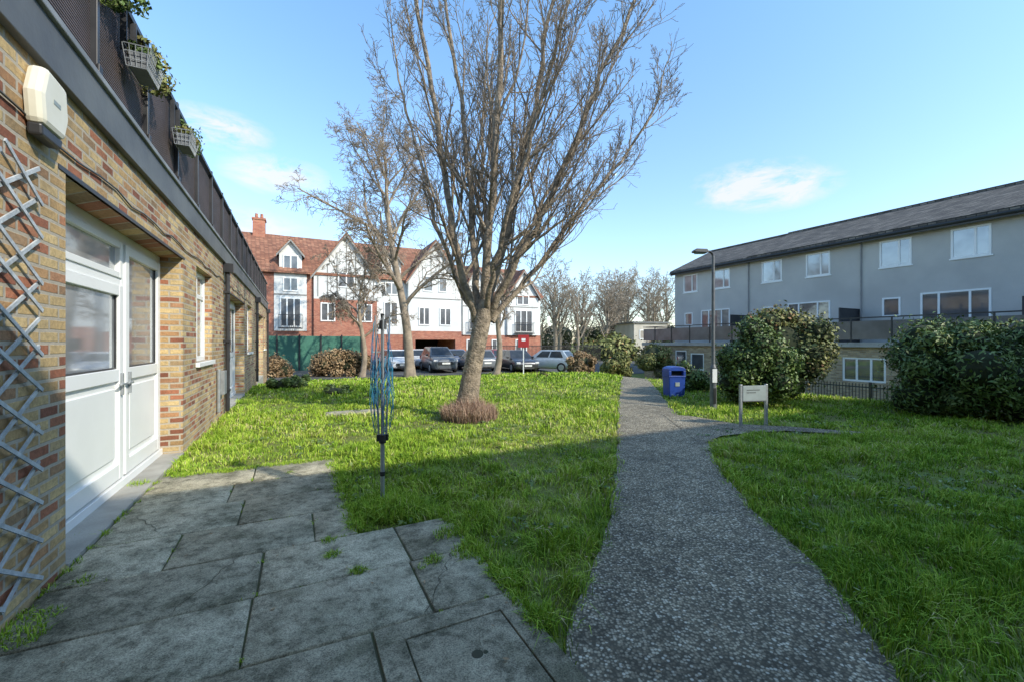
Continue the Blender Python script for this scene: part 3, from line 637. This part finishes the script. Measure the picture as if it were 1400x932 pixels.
# ---------------------------------------------------------------- foliage
def foliage(name,c,rad,n,leaf,mat,K=26,lump=(.28,.45),core=True,seed=1,aspect=.55,parent=None):
    r=np.random.default_rng(seed); c=np.array(c,float); rad=np.array(rad,float)
    d=r.normal(0,1,(K,3)); d/=np.linalg.norm(d,axis=1)[:,None]; cen=d*rad*r.uniform(.35,.78,(K,1)); cen[:,2]=np.maximum(cen[:,2],-rad[2]*.75)
    lr=r.uniform(*lump,K)*rad.min()
    idx=r.integers(0,K,n); u=r.normal(0,1,(n,3)); u/=np.linalg.norm(u,axis=1)[:,None]
    P=cen[idx]+u*(lr[idx]*(r.uniform(.75,1.12,n)+(r.random(n)<.10)*r.random(n)*.6))[:,None]
    dd=np.linalg.norm(P[:,None]-cen[None],axis=2)/lr[None]; keep=(dd<.72).sum(1)==0; P=P[keep];u=u[keep]; m=len(P)
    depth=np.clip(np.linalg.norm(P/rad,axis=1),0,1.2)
    nr=u+r.normal(0,.6,(m,3)); nr/=np.linalg.norm(nr,axis=1)[:,None]
    a=np.cross(nr,r.normal(0,1,(m,3))); a/=np.linalg.norm(a,axis=1)[:,None]; b=np.cross(nr,a)
    sz=leaf*r.uniform(.6,1.3,m)[:,None]
    V=np.stack([P-a*sz,P-b*sz*aspect+nr*sz*.15,P+a*sz,P+b*sz*aspect+nr*sz*.15],1).reshape(-1,3)+c
    F=np.arange(m*4).reshape(-1,4); var=np.zeros((m,2)); lumpv=r.uniform(-.25,.25,K)[idx[keep]]
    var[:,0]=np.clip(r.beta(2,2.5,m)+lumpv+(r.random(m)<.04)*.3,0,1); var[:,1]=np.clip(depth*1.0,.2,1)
    e=parent or empty(name)
    fast('leaves',V,F,mat,np.repeat(var,4,0),e)
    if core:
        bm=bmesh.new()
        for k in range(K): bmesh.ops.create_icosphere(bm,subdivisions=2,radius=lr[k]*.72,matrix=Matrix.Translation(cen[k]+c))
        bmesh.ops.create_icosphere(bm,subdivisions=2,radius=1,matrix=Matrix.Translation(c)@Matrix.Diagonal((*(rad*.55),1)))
        me=bpy.data.meshes.new('inner'); bm.to_mesh(me); bm.free(); me.materials.append(M_core); link(bpy.data.objects.new('dark_core',me),e)  # dark sphere core added inside the leaves to block light, no real branches
    return e
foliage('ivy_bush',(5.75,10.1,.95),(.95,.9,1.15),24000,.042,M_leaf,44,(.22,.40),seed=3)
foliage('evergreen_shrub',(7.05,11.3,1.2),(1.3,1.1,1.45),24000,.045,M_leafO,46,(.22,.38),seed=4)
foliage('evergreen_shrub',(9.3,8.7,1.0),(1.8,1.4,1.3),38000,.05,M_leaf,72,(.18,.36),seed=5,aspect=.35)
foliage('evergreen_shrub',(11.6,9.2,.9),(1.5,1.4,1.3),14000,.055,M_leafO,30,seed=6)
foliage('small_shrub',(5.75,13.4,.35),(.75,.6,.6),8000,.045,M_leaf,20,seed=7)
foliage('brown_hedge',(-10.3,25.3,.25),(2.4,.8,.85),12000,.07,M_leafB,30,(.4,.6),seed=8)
foliage('brown_hedge',(-13.5,24.6,.0),(1.2,.7,.7),5000,.07,M_leafB,16,(.4,.6),seed=9)
foliage('shrub_border',(3.9,24.5,.25),(1.3,.8,.85),7000,.07,M_leafB,20,seed=10)
foliage('shrub_border',(5.6,23.0,.25),(1.0,.8,.9),7000,.07,M_leafO,20,seed=11)
foliage('shrub_border',(9.0,27.0,.5),(1.2,1,1.3),8000,.07,M_leafO,20,seed=12)
foliage('shrub_border',(10.5,30,.6),(1.5,1,1.5),8000,.08,M_leafO,20,seed=13)
foliage('low_weeds',(-7.3,14.1,.1),(1.0,.7,.33),6000,.04,M_leaf,22,seed=14)
foliage('low_weeds',(-5.2,12.6,.05),(.6,.5,.22),3000,.035,M_leaf,14,seed=15)
foliage('low_weeds',(1.3,19.5,-.1),(.7,.5,.3),3000,.05,M_leafO,14,seed=19)
foliage('balcony_ivy',(*XY(4.35,P0+.06),4.3),(.10,.35,.22),1600,.022,M_leaf,12,(.5,1.2),core=False,seed=16)
foliage('balcony_ivy',(*XY(5.35,P0+.08),4.15),(.10,.30,.28),1500,.022,M_leafO,12,(.5,1.2),core=False,seed=26)
foliage('balcony_ivy',(*XY(6.85,P0+.08),4.15),(.10,.30,.22),1200,.022,M_leaf,12,(.5,1.2),core=False,seed=27)
foliage('planter_flowers',(*XY(4.85,P0+.14),4.03),(.10,.20,.10),900,.02,M_leaf,10,core=False,seed=17)
foliage('planter_flowers',(*XY(6.45,P0+.14),4.03),(.10,.20,.10),900,.02,M_leafO,10,core=False,seed=18)
DH=empty('distant_hedgerow')
for k,(x,y,rx,rz,mt) in enumerate([(2,80,14,3.2,M_leafT),(24,85,14,4.5,M_leafT),(45,75,12,4,M_leafT),(-34,75,16,4,M_leafT),(11,48,3.5,1.4,M_leafO),(17,46,3.5,1.2,M_leafT)]):
    foliage('distant_hedgerow',(x,y,rz*.5-.5),(rx,2.5,rz),9000,.22,mt,40,(.6,1.1),seed=30+k,parent=DH)
# ---------------------------------------------------------------- grass
def vnoise(x,y,s,seed):
    r=np.random.default_rng(seed); G=r.random((128,128)); X=((x+60)*s)%126; Y=((y+60)*s)%126
    i=X.astype(int);j=Y.astype(int);f=X-i;g=Y-j;f=f*f*(3-2*f);g=g*g*(3-2*g)
    return G[i,j]*(1-f)*(1-g)+G[(i+1)%128,j]*f*(1-g)+G[i,(j+1)%128]*(1-f)*g+G[(i+1)%128,(j+1)%128]*f*g
def blades(name,pts,hgt,wid,mat,lean=.5,seed=1,patch=True):
    r=np.random.default_rng(seed); n=len(pts); x,y=pts[:,0],pts[:,1]; z=H(x,y)
    az=r.uniform(0,2*math.pi,n); face=np.stack([np.cos(az),np.sin(az)],1)
    la=r.uniform(0,2*math.pi,n)*.6+vnoise(x,y,3.0,9)*12 if patch else r.uniform(0,2*math.pi,n)
    ld=np.stack([np.cos(la),np.sin(la)],1)*(np.abs(r.normal(0,lean,n))*hgt)[:,None]
    w=wid[:,None]*face
    b=np.stack([x,y],1); v0=np.c_[b-w*.5,z]; v1=np.c_[b+w*.5,z]
    m=b+ld*.35; v2=np.c_[m+w*.42,z+hgt*.6]; v3=np.c_[m-w*.42,z+hgt*.6]
    tp=b+ld; v4=np.c_[tp,z+hgt*np.clip(1-.25*np.linalg.norm(ld,axis=1)/hgt,.35,1)]
    V=np.stack([v0,v1,v2,v3,v4],1).reshape(-1,3); i=np.arange(n)[:,None]*5
    F3=np.concatenate([i+np.array([[0,1,2]]),i+np.array([[0,2,3]]),i+np.array([[3,2,4]])],0)
    var=np.zeros((n,5,2)); pv=(vnoise(x,y,.7,21)*.45+vnoise(x,y,2.3,22)*.35+vnoise(x,y,7,23)*.4-.56)*1.1 if patch else 0
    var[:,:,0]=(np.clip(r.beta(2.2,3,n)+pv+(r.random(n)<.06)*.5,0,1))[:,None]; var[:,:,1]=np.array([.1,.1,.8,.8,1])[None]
    return fast(name,V,F3,mat,var.reshape(-1,2))
allp=[];allh=[];allw=[]
slabs=[np.array([XY(9.3,.5),XY(9.9,.5),XY(9.9,1.7),XY(9.3,1.7)])]
for (ya,yb,xa,xb,dens,hh,ww) in ((.5,4,-3,6,5600,.095,.006),(4,7,-6,9,2600,.10,.009),(7,11,-8,12,950,.10,.014),(11,17,-12,16,330,.10,.023),(17,30,-17,18,120,.11,.04)):
    n=int((yb-ya)*(xb-xa)*dens); x=rng.uniform(xa,xb,n); y=rng.uniform(ya,yb,n); u,v=UV(x,y)
    ok=(v>P0+.02)&(u<24.9)&(v<19)&~pip(x,y,patio_poly)&~pip(x,y,branch_poly)&(np.abs(x)<y*1.35+1.5)
    ed=rng.normal(0,.035,n); ok&=~pip(x+ed,y,path_poly)&~pip(x,y,slabs[0])
    x,y=x[ok],y[ok]; cl=.28*vnoise(x,y,.9,3)+.37*vnoise(x,y,3.2,4)+.35*vnoise(x,y,9,5)
    dt=np.hypot(x-TX,y-TY); worn=np.clip((dt-.5)/1.1,0,1); worn=np.minimum(worn,.35+.65*np.clip(vnoise(x,y,1.6,31)*2.6-.45,0,1))
    keep=rng.random(len(x))<np.clip(-.35+cl*2.5,.05,1)*(.25+.75*worn); x,y,cl,worn=x[keep],y[keep],cl[keep],worn[keep]
    h=hh*(.15+2.1*cl**1.6)*rng.uniform(.6,1.3,len(x))*(.5+.5*worn)
    allp.append(np.c_[x,y]); allh.append(h); allw.append(ww*rng.uniform(.7,1.3,len(x)))
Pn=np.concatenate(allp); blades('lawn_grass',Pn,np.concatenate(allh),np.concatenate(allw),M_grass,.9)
tp=[];th=[]
def tuft(x,y,r,n,h):
    a=rng.uniform(0,6.28,n); q_=r*np.sqrt(rng.random(n)); tp.append(np.c_[x+q_*np.cos(a),y+q_*np.sin(a)]); th.append(h*rng.uniform(.4,1.2,n)*(1-.4*q_/r))
def G(px,py): Y=874.5/(py-468); return ((px-700)/583*Y,Y)
tuft(-1.02,3.72,.24,1500,.19); tuft(-1.25,3.95,.16,500,.15)
for px,py,r,n,h in ((455,765,.05,120,.07),(450,745,.05,90,.06),(490,788,.05,160,.07),(592,772,.06,130,.07),(580,780,.05,80,.05),(115,800,.07,120,.05),(190,668,.09,200,.10),(60,850,.08,160,.06),(30,880,.1,200,.08),(310,648,.08,150,.06),(395,650,.05,60,.05),(350,820,.03,30,.03),(235,770,.03,30,.03),(610,735,.1,200,.08),(105,740,.05,60,.05),(640,760,.12,260,.10),(700,800,.1,240,.10),(745,850,.08,200,.09)):
    x,y=G(px,py); tuft(x,y,r,n,h)
for k in range(60):
    u=random.uniform(2,7.8); x,y=XY(u,P0+.03); tuft(x,y,.04,25,.06)
for k in range(70):
    u=random.uniform(3.5,5.8); v=random.choice([.42,.38,.44]); x,y=XY(u,v); tuft(x,y,.07,40,.08)
    v=random.uniform(-1.2,.4); x,y=XY(5.85+random.uniform(-.05,.03),v); tuft(x,y,.07,35,.07)
    u=random.uniform(1.9,3.5); x,y=XY(u,1.13); tuft(x,y,.06,35,.08)
for k in range(90):   # weeds in the slab joints
    u0_,u1_,v0_,v1_=random.choice(joints)
    if random.random()<.5: u,v=u0_,random.uniform(v0_,v1_)
    else: u,v=random.uniform(u0_,u1_),v0_
    if u<1.2 or v>1.05: continue
    x,y=XY(u,v); tuft(x,y,random.uniform(.012,.035),random.randint(8,26),random.uniform(.02,.045))
p_=np.concatenate(tp); h_=np.concatenate(th); o=blades('weed_tufts',p_,h_,np.full(len(p_),.006),M_grass,.9,5,False); o.location.z=.02
def flecks(name,pts,size,mat,zr,seed,flat=.35):
    r=np.random.default_rng(seed); m=len(pts); P=np.c_[pts,H(pts[:,0],pts[:,1])+r.uniform(*zr,m)]
    nr=np.c_[r.normal(0,flat,m),r.normal(0,flat,m),np.ones(m)]; nr/=np.linalg.norm(nr,axis=1)[:,None]
    a=np.cross(nr,r.normal(0,1,(m,3))); a/=np.linalg.norm(a,axis=1)[:,None]; b=np.cross(nr,a); sz=size*r.uniform(.5,1.3,m)[:,None]
    V=np.stack([P-a*sz,P-b*sz*.5,P+a*sz,P+b*sz*.5],1).reshape(-1,3); var=np.ones((m,2)); var[:,0]=r.random(m)
    return fast(name,V,np.arange(m*4).reshape(-1,4),mat,np.repeat(var,4,0))
cen=np.c_[rng.uniform(-4,6,260),rng.uniform(2.2,10,260)]; cen=cen[~pip(cen[:,0],cen[:,1],path_poly)&~pip(cen[:,0],cen[:,1],patio_poly)&(UV(cen[:,0],cen[:,1])[1]>-1.1)]
ro_=np.repeat(cen,16,0)+rng.normal(0,.05,(len(cen)*16,2)); flecks('clover_and_weeds',ro_,.026,M_leaf,(.02,.06),41,.5)
fl=np.c_[rng.uniform(-3.5,3,220),rng.uniform(1.8,9,220)]; fl=fl[UV(fl[:,0],fl[:,1])[1]>-1.25]; flecks('fallen_leaves',fl,.016,M_leafB,(.042,.048),42,.12)
n=4200; a=rng.uniform(0,6.28,n); r_=.50*np.sqrt(rng.random(n)); p_=np.c_[TX+.03+r_*np.cos(a)*1.08,TY-.12+r_*np.sin(a)]
blades('tree_base_shoots',p_,rng.uniform(.25,.6,n)*(1.1-.55*r_/.5),np.full(n,.010),M_pink,.45,8,False)
# ---------------------------------------------------------------- street furniture
L=empty('street_lamp',(4.48,9.5,0)); m=MM(); m.cyl((0,0,-.05),(0,0,.95),.07,.065,16); m.cyl((0,0,.95),(0,0,1.02),.065,.04,16); m.cyl((0,0,1.02),(0,0,3.42),.04,.03,16); m.build('column',pmat('lamp_grey',(.16,.17,.17),(.10,.105,.11),6,.5),L)
m=MM(); pts=[(0,0,3.4),(-.02,0,3.47),(-.07,0,3.51),(-.15,0,3.525)]
for p,q2 in zip(pts,pts[1:]): m.cyl(p,q2,.025,.025,10)
m.build('arm',M_black,L)
m=MM(); m.prismY([(-.12,3.50),(-.16,3.47),(-.44,3.49),(-.46,3.52),(-.40,3.57),(-.16,3.56)],-.09,.09); m.build('lantern',M_fascia,L,.015)
m=MM(); m.box(-.40,-.2,-.06,.06,3.465,3.482); m.build('diffuser',M_signf,L)
m=MM(); m.box(-.05,.05,-.078,-.072,.62,.92); m.build('notice',M_white,L); m=MM(); m.box(-.03,.03,-.076,-.068,.15,.5); m.build('access_door',M_black,L,.003)
B=empty('litter_bin',(4.55,12.0,0),.12); B.scale=(.88,.9,.9); m=MM(); prof=[(-.25,0),(.25,0),(.27,.62),(-.27,.62)]
m.prismY(prof,-.22,.22); m.build('body',M_blue,B,.02)
m=MM(); m.box(-.28,.28,-.23,.23,.60,.65); m.box(-.28,-.20,-.23,.23,.65,.80); m.box(.20,.28,-.23,.23,.65,.80); m.box(-.2,.2,.15,.23,.65,.80)
pr=[(-.28,.80),(.28,.80),(.27,.86),(.20,.91),(.08,.935),(-.08,.935),(-.20,.91),(-.27,.86)]; m.prismY(pr,-.23,.23); m.build('hood',M_blue,B,.01)
m=MM(); m.box(-.2,.2,-.1,.15,.655,.79); m.build('opening',M_dark,B); m=MM(); m.box(-.07,.07,-.236,-.223,.33,.45); m.build('label',M_signf,B)
S=empty('estate_sign',(4.30,7.6,0),.2); m=MM()
for x in (-.26,.26): m.box(x-.022,x+.022,-.022,.022,-.05,.76)
m.build('posts',M_galv,S,.004)
m=MM(); m.box(-.235,.235,-.03,-.015,.46,.74); m.build('board',M_signf,S,.004)
m=MM()
for i,(z,a_,b_) in enumerate(((.655,-.16,.10),(.61,-.16,.02))):
    x=a_
    while x<b_: wd=random.uniform(.006,.014); m.box(x,x+wd,-.0325,-.0302,z,z+.016); x+=wd+.007
m.build('lettering',M_fascia,S); m=MM(); m.box(-.235,.235,-.034,-.0305,.46,.475); m.build('trim',M_fascia,S)
A=empty('rotary_washing_line',(-1.19,3.92,0)); m=MM(); m.cyl((0,0,-.02),(0,0,.62),.019,.019,14); m.cyl((0,0,.6),(0,0,1.72),.015,.015,14); m.build('pole',M_galv,A)
m=MM(); m.cyl((0,0,.58),(0,0,.66),.032,.032,14); m.cyl((0,0,1.62),(0,0,1.70),.032,.028,14); m.cyl((0,0,.28),(0,0,.32),.024,.024,14); m.cyl((0,0,1.70),(0,0,1.76),.012,.02,10)
for k in range(4): 
    a=k*math.pi/2+.4; m.box(.04*math.cos(a)-.012,.04*math.cos(a)+.012,.04*math.sin(a)-.012,.04*math.sin(a)+.012,.6,.66)
m.build('hubs',M_black,A,.003)
m=MM()
for k in range(4):
    a=k*math.pi/2+.4; c_,s_=math.cos(a),math.sin(a); m.cyl((.035*c_,.035*s_,.64),(.062*c_,.062*s_,1.74),.008,.008,8); m.cyl((.03*c_,.03*s_,.66),(.05*c_,.05*s_,1.2),.006,.006,6)
m.build('arms',M_galv,A)
m=MM()
for k in range(34):
    a=random.uniform(0,6.28); z=random.uniform(1.15,1.72); zb=random.uniform(.66,1.05); r0=random.uniform(.03,.085); prev=(r0*math.cos(a),r0*math.sin(a),z)
    for j in range(1,6):
        t=j/5; aa=a+random.uniform(-.4,.4); rr=r0+.025*math.sin(t*math.pi)+random.uniform(-.01,.01); cur=(rr*math.cos(aa),rr*math.sin(aa),z+(zb-z)*t); m.cyl(prev,cur,.003,.003,5); prev=cur
m.build('lines',M_ribbon,A)
R=empty('red_notice_board',(.70,26.0,-.5)); m=MM(); m.box(-.03,.03,-.03,.03,0,2.1); m.build('post',M_white,R); m=MM(); m.box(-.33,.33,-.06,-.03,1.7,2.45); m.build('panel',M_red,R); m=MM(); m.box(-.12,.12,-.064,-.061,2.08,2.24); m.build('emblem',M_white,R)
# ---------------------------------------------------------------- cars
M_tyre=pmat('tyre',(.02,.02,.02),None,5,.9); M_lens=pmat('headlight',(.6,.6,.6),None,4,.15); M_cglass=pmat('car_glass',(.025,.03,.033),(.05,.055,.06),2,.08); M_plate=pmat('plate',(.75,.75,.7),None,3,.5)
def car(loc,rz,col,suv=False,rear=False):
    e=empty('parked_car',loc,rz+(math.pi if rear else 0)); paint,nt,b=newmat('car_paint')
    nn=noise(nt,ocoord(nt),3,3); nt.links.new(ramp(nt,nn,[(.4,col),(.6,tuple(x*.85 for x in col))]),b.inputs['Base Color']); b.inputs['Roughness'].default_value=.3; b.inputs['Coat Weight'].default_value=.6
    hz=.18 if suv else 0
    st=[(-2.1,.30,.55,.62),(-2.05,.22,.70,.80),(-1.85,.18,.80,.87),(-1.2,.18,.90,.90),(-.8,.18,.94,.90),(0,.18,.96,.91),(1.2,.18,.98,.90),(1.8,.2,.97,.86),(2.05,.25,.9,.80),(2.1,.35,.75,.70)]
    V=[];F=[]
    for (y,zb,zt,w) in st:
        zt+=hz; zm=zb+(zt-zb)*.5
        half=[(w*.80,zb),(w*.97,zb+.08),(w,zm),(w*.97,zt-.12),(w*.88,zt-.02),(w*.5,zt+.02)]
        V+=[(x,y,z) for x,z in half]+[(-x,y,z) for x,z in half[::-1]]
    k=12
    for s in range(len(st)-1):
        for i in range(k): j=(i+1)%k; F.append((s*k+i,s*k+j,(s+1)*k+j,(s+1)*k+i))
    F.append(tuple(range(k))); F.append(tuple(range((len(st)-1)*k+k-1,(len(st)-1)*k-1,-1)))
    m=MM(); m.v=V; m.f=F; o=m.build('body',paint,e,smooth=True); sb=o.modifiers.new('s','SUBSURF'); sb.levels=1; sb.render_levels=1
    bz=.93+hz; tz=1.45+hz*1.2
    base=[(-.83,-1.1),(.83,-1.1),(.82,1.8),(-.82,1.8)]; top=[(-.60,-.35),(.60,-.35),(.60,1.3 if not suv else 1.55),(-.60,1.3 if not suv else 1.55)]
    m=MM(); m.v=[(x,y,bz-.04) for x,y in base]+[(x,y,tz) for x,y in top]; m.f=[(0,1,5,4),(1,2,6,5),(2,3,7,6),(3,0,4,7),(4,5,6,7)]; m.build('cabin',paint,e,.05)
    g=MM(); n_=[Vector(v) for v in m.v]
    for (a,b_,c_,d_) in ((0,1,5,4),(1,2,6,5),(2,3,7,6),(3,0,4,7)):
        A_,B_,C_,D_=n_[a],n_[b_],n_[c_],n_[d_]; nr=(B_-A_).cross(D_-A_).normalized()
        L_=lambda s,t:(A_*(1-s)+B_*s)*(1-t)+(D_*(1-s)+C_*s)*t
        splits=((.07,.93),) if a in (0,2) else ((.14,.48),(.52,.88))
        for s0,s1 in splits:
            bb=len(g.v); g.v+=[tuple(L_(s,t)+nr*.008) for s,t in ((s0,.14),(s1,.14),(s1,.88),(s0,.88))]; g.f.append((bb,bb+1,bb+2,bb+3))
    g.build('glass',M_cglass,e)
    w=MM(); h=MM()
    for x in (-.80,.80):
        for y in (-1.3,1.3): w.cyl((x-.1,y,.32),(x+.1,y,.32),.32,.32,20); h.cyl((x+math.copysign(.101,x),y,.32),(x+math.copysign(.108,x),y,.32),.2,.19,12)
    w.build('wheels',M_tyre,e,.02); h.build('hubcaps',M_galv,e)
    d=MM(); d.box(-.5,.5,-2.13,-2.0,.36+hz,.56+hz); d.box(-.45,.45,-2.12,-2.0,.24,.33); d.box(-.3,.3,2.04,2.13,.30,.4); d.build('grille',M_black,e,.01)
    d=MM()
    for x in (-1,1): d.box(min(x*.52,x*.80),max(x*.52,x*.80),-2.09,-1.9,.56+hz,.70+hz)
    d.build('headlights',M_lens,e,.03); d=MM(); d.box(-.26,.26,-2.15,-2.131,.40+hz,.51+hz); d.box(-.26,.26,2.11,2.125,.55+hz,.66+hz); d.build('plates',M_plate,e)
    d=MM()
    for x in (-1,1): d.box(min(x*.60,x*.84),max(x*.60,x*.84),1.95,2.10,.62+hz,.86+hz)
    d.build('tail_lights',M_red,e,.02)
    d=MM()
    for x in (-1,1): d.box(min(x*.86,x*1.02),max(x*.86,x*1.02),-.85,-.7,.92+hz,1.04+hz)
    d.build('mirrors',M_black,e,.03)
def carat(px,Y,rot,col,**k): car(((px-700)/583*Y,Y,-.47),rot,col,**k)
carat(541,31,TH+.05,(.7,.71,.72)); carat(599,29.5,TH-.05,(.10,.11,.12),suv=True); carat(651,30.5,TH,(.16,.17,.18),rear=True); carat(706,30,TH-.1,(.04,.04,.045)); carat(750,29.8,TH+.6,(.38,.43,.47),rear=True)
carat(378,31,TH+1.5,(.75,.76,.76)); carat(622,33,TH,(.12,.14,.2)); carat(573,33.5,TH,(.5,.5,.5)); carat(680,33,TH,(.25,.06,.06))
# ---------------------------------------------------------------- light
EL=math.radians(33); hx,hy=.856,-.52; nrm=math.hypot(hx,hy); hx/=nrm; hy/=nrm
sv=Vector((hx*math.cos(EL),hy*math.cos(EL),math.sin(EL)))
sun=bpy.data.lights.new('sun','SUN'); sun.energy=5.0; sun.angle=math.radians(.5); sun.color=(1,.94,.82)
so=bpy.data.objects.new('sun',sun); so.rotation_euler=sv.to_track_quat('Z','Y').to_euler(); link(so)
w=bpy.data.worlds.new('World'); bpy.context.scene.world=w; w.use_nodes=True; nt=w.node_tree; bg=nt.nodes['Background']
sk=N(nt,'ShaderNodeTexSky',sky_type='NISHITA'); sk.sun_disc=False; sk.sun_elevation=EL; sk.sun_rotation=math.atan2(hx,hy); sk.air_density=1.0; sk.dust_density=.6; sk.ozone_density=2.0
tc=N(nt,'ShaderNodeTexCoord'); gen=tc.outputs['Generated']
sz=N(nt,'ShaderNodeSeparateXYZ'); nt.links.new(gen,sz.inputs[0])
gz=N(nt,'ShaderNodeMapRange'); gz.inputs['From Min'].default_value=0; gz.inputs['From Max'].default_value=.6; nt.links.new(sz.outputs[2],gz.inputs['Value'])
gain=mix(nt,gz.outputs[0],(2.05,1.95,1.9),(2.15,2.6,2.7))
skg=mix(nt,1.0,sk.outputs[0],gain,'MULTIPLY')
nz=N(nt,'ShaderNodeTexNoise'); nz.inputs['Scale'].default_value=11; nz.inputs['Detail'].default_value=8; nz.inputs['Roughness'].default_value=.65; nz.inputs['Distortion'].default_value=.4
mpn=N(nt,'ShaderNodeMapping'); mpn.inputs['Scale'].default_value=(1,1,2.5); nt.links.new(gen,mpn.inputs[0]); nt.links.new(mpn.outputs[0],nz.inputs['Vector'])
tot=None
mp2=N(nt,'ShaderNodeMapping'); mp2.inputs['Scale'].default_value=(1,1,2.6); nt.links.new(gen,mp2.inputs[0])
for (a,b_,rad) in ((-.69,.50,.10),(-.55,.39,.11),(.56,.37,.13),(.62,.36,.12),(-.62,.26,.13)):
    d=Vector((a,1,b_)).normalized(); d=Vector((d.x,d.y,d.z*2.6))
    ds=N(nt,'ShaderNodeVectorMath',operation='DISTANCE'); nt.links.new(mp2.outputs[0],ds.inputs[0]); ds.inputs[1].default_value=d
    mr=N(nt,'ShaderNodeMapRange'); mr.inputs['From Min'].default_value=rad; mr.inputs['From Max'].default_value=0; nt.links.new(ds.outputs['Value'],mr.inputs['Value'])
    if tot is None: tot=mr.outputs[0]
    else:
        mx=N(nt,'ShaderNodeMath',operation='MAXIMUM'); nt.links.new(tot,mx.inputs[0]); nt.links.new(mr.outputs[0],mx.inputs[1]); tot=mx.outputs[0]
s1=N(nt,'ShaderNodeMath',operation='MULTIPLY_ADD'); nt.links.new(nz.outputs['Fac'],s1.inputs[0]); s1.inputs[1].default_value=3.4; s1.inputs[2].default_value=-1.25
ad=N(nt,'ShaderNodeMath',operation='MULTIPLY'); nt.links.new(tot,ad.inputs[0]); nt.links.new(s1.outputs[0],ad.inputs[1])
mr=N(nt,'ShaderNodeMapRange'); mr.inputs['From Min'].default_value=.03; mr.inputs['From Max'].default_value=.42; mr.inputs['To Max'].default_value=.85; nt.links.new(ad.outputs[0],mr.inputs['Value'])
mxx=mix(nt,mr.outputs[0],skg,(6.5,6.55,6.6)); nt.links.new(mxx,bg.inputs[0]); bg.inputs[1].default_value=.15
cam=bpy.data.cameras.new('camera'); cam.lens=15; cam.sensor_width=36; cam.shift_y=.0014; cam.clip_end=3000; cam.clip_start=.05
co=bpy.data.objects.new('camera',cam); co.location=(0,0,1.5); co.rotation_euler=(math.radians(90),0,0); link(co); bpy.context.scene.camera=co
vs=bpy.context.scene.view_settings; vs.view_transform='Standard'; vs.look='None'; vs.exposure=0
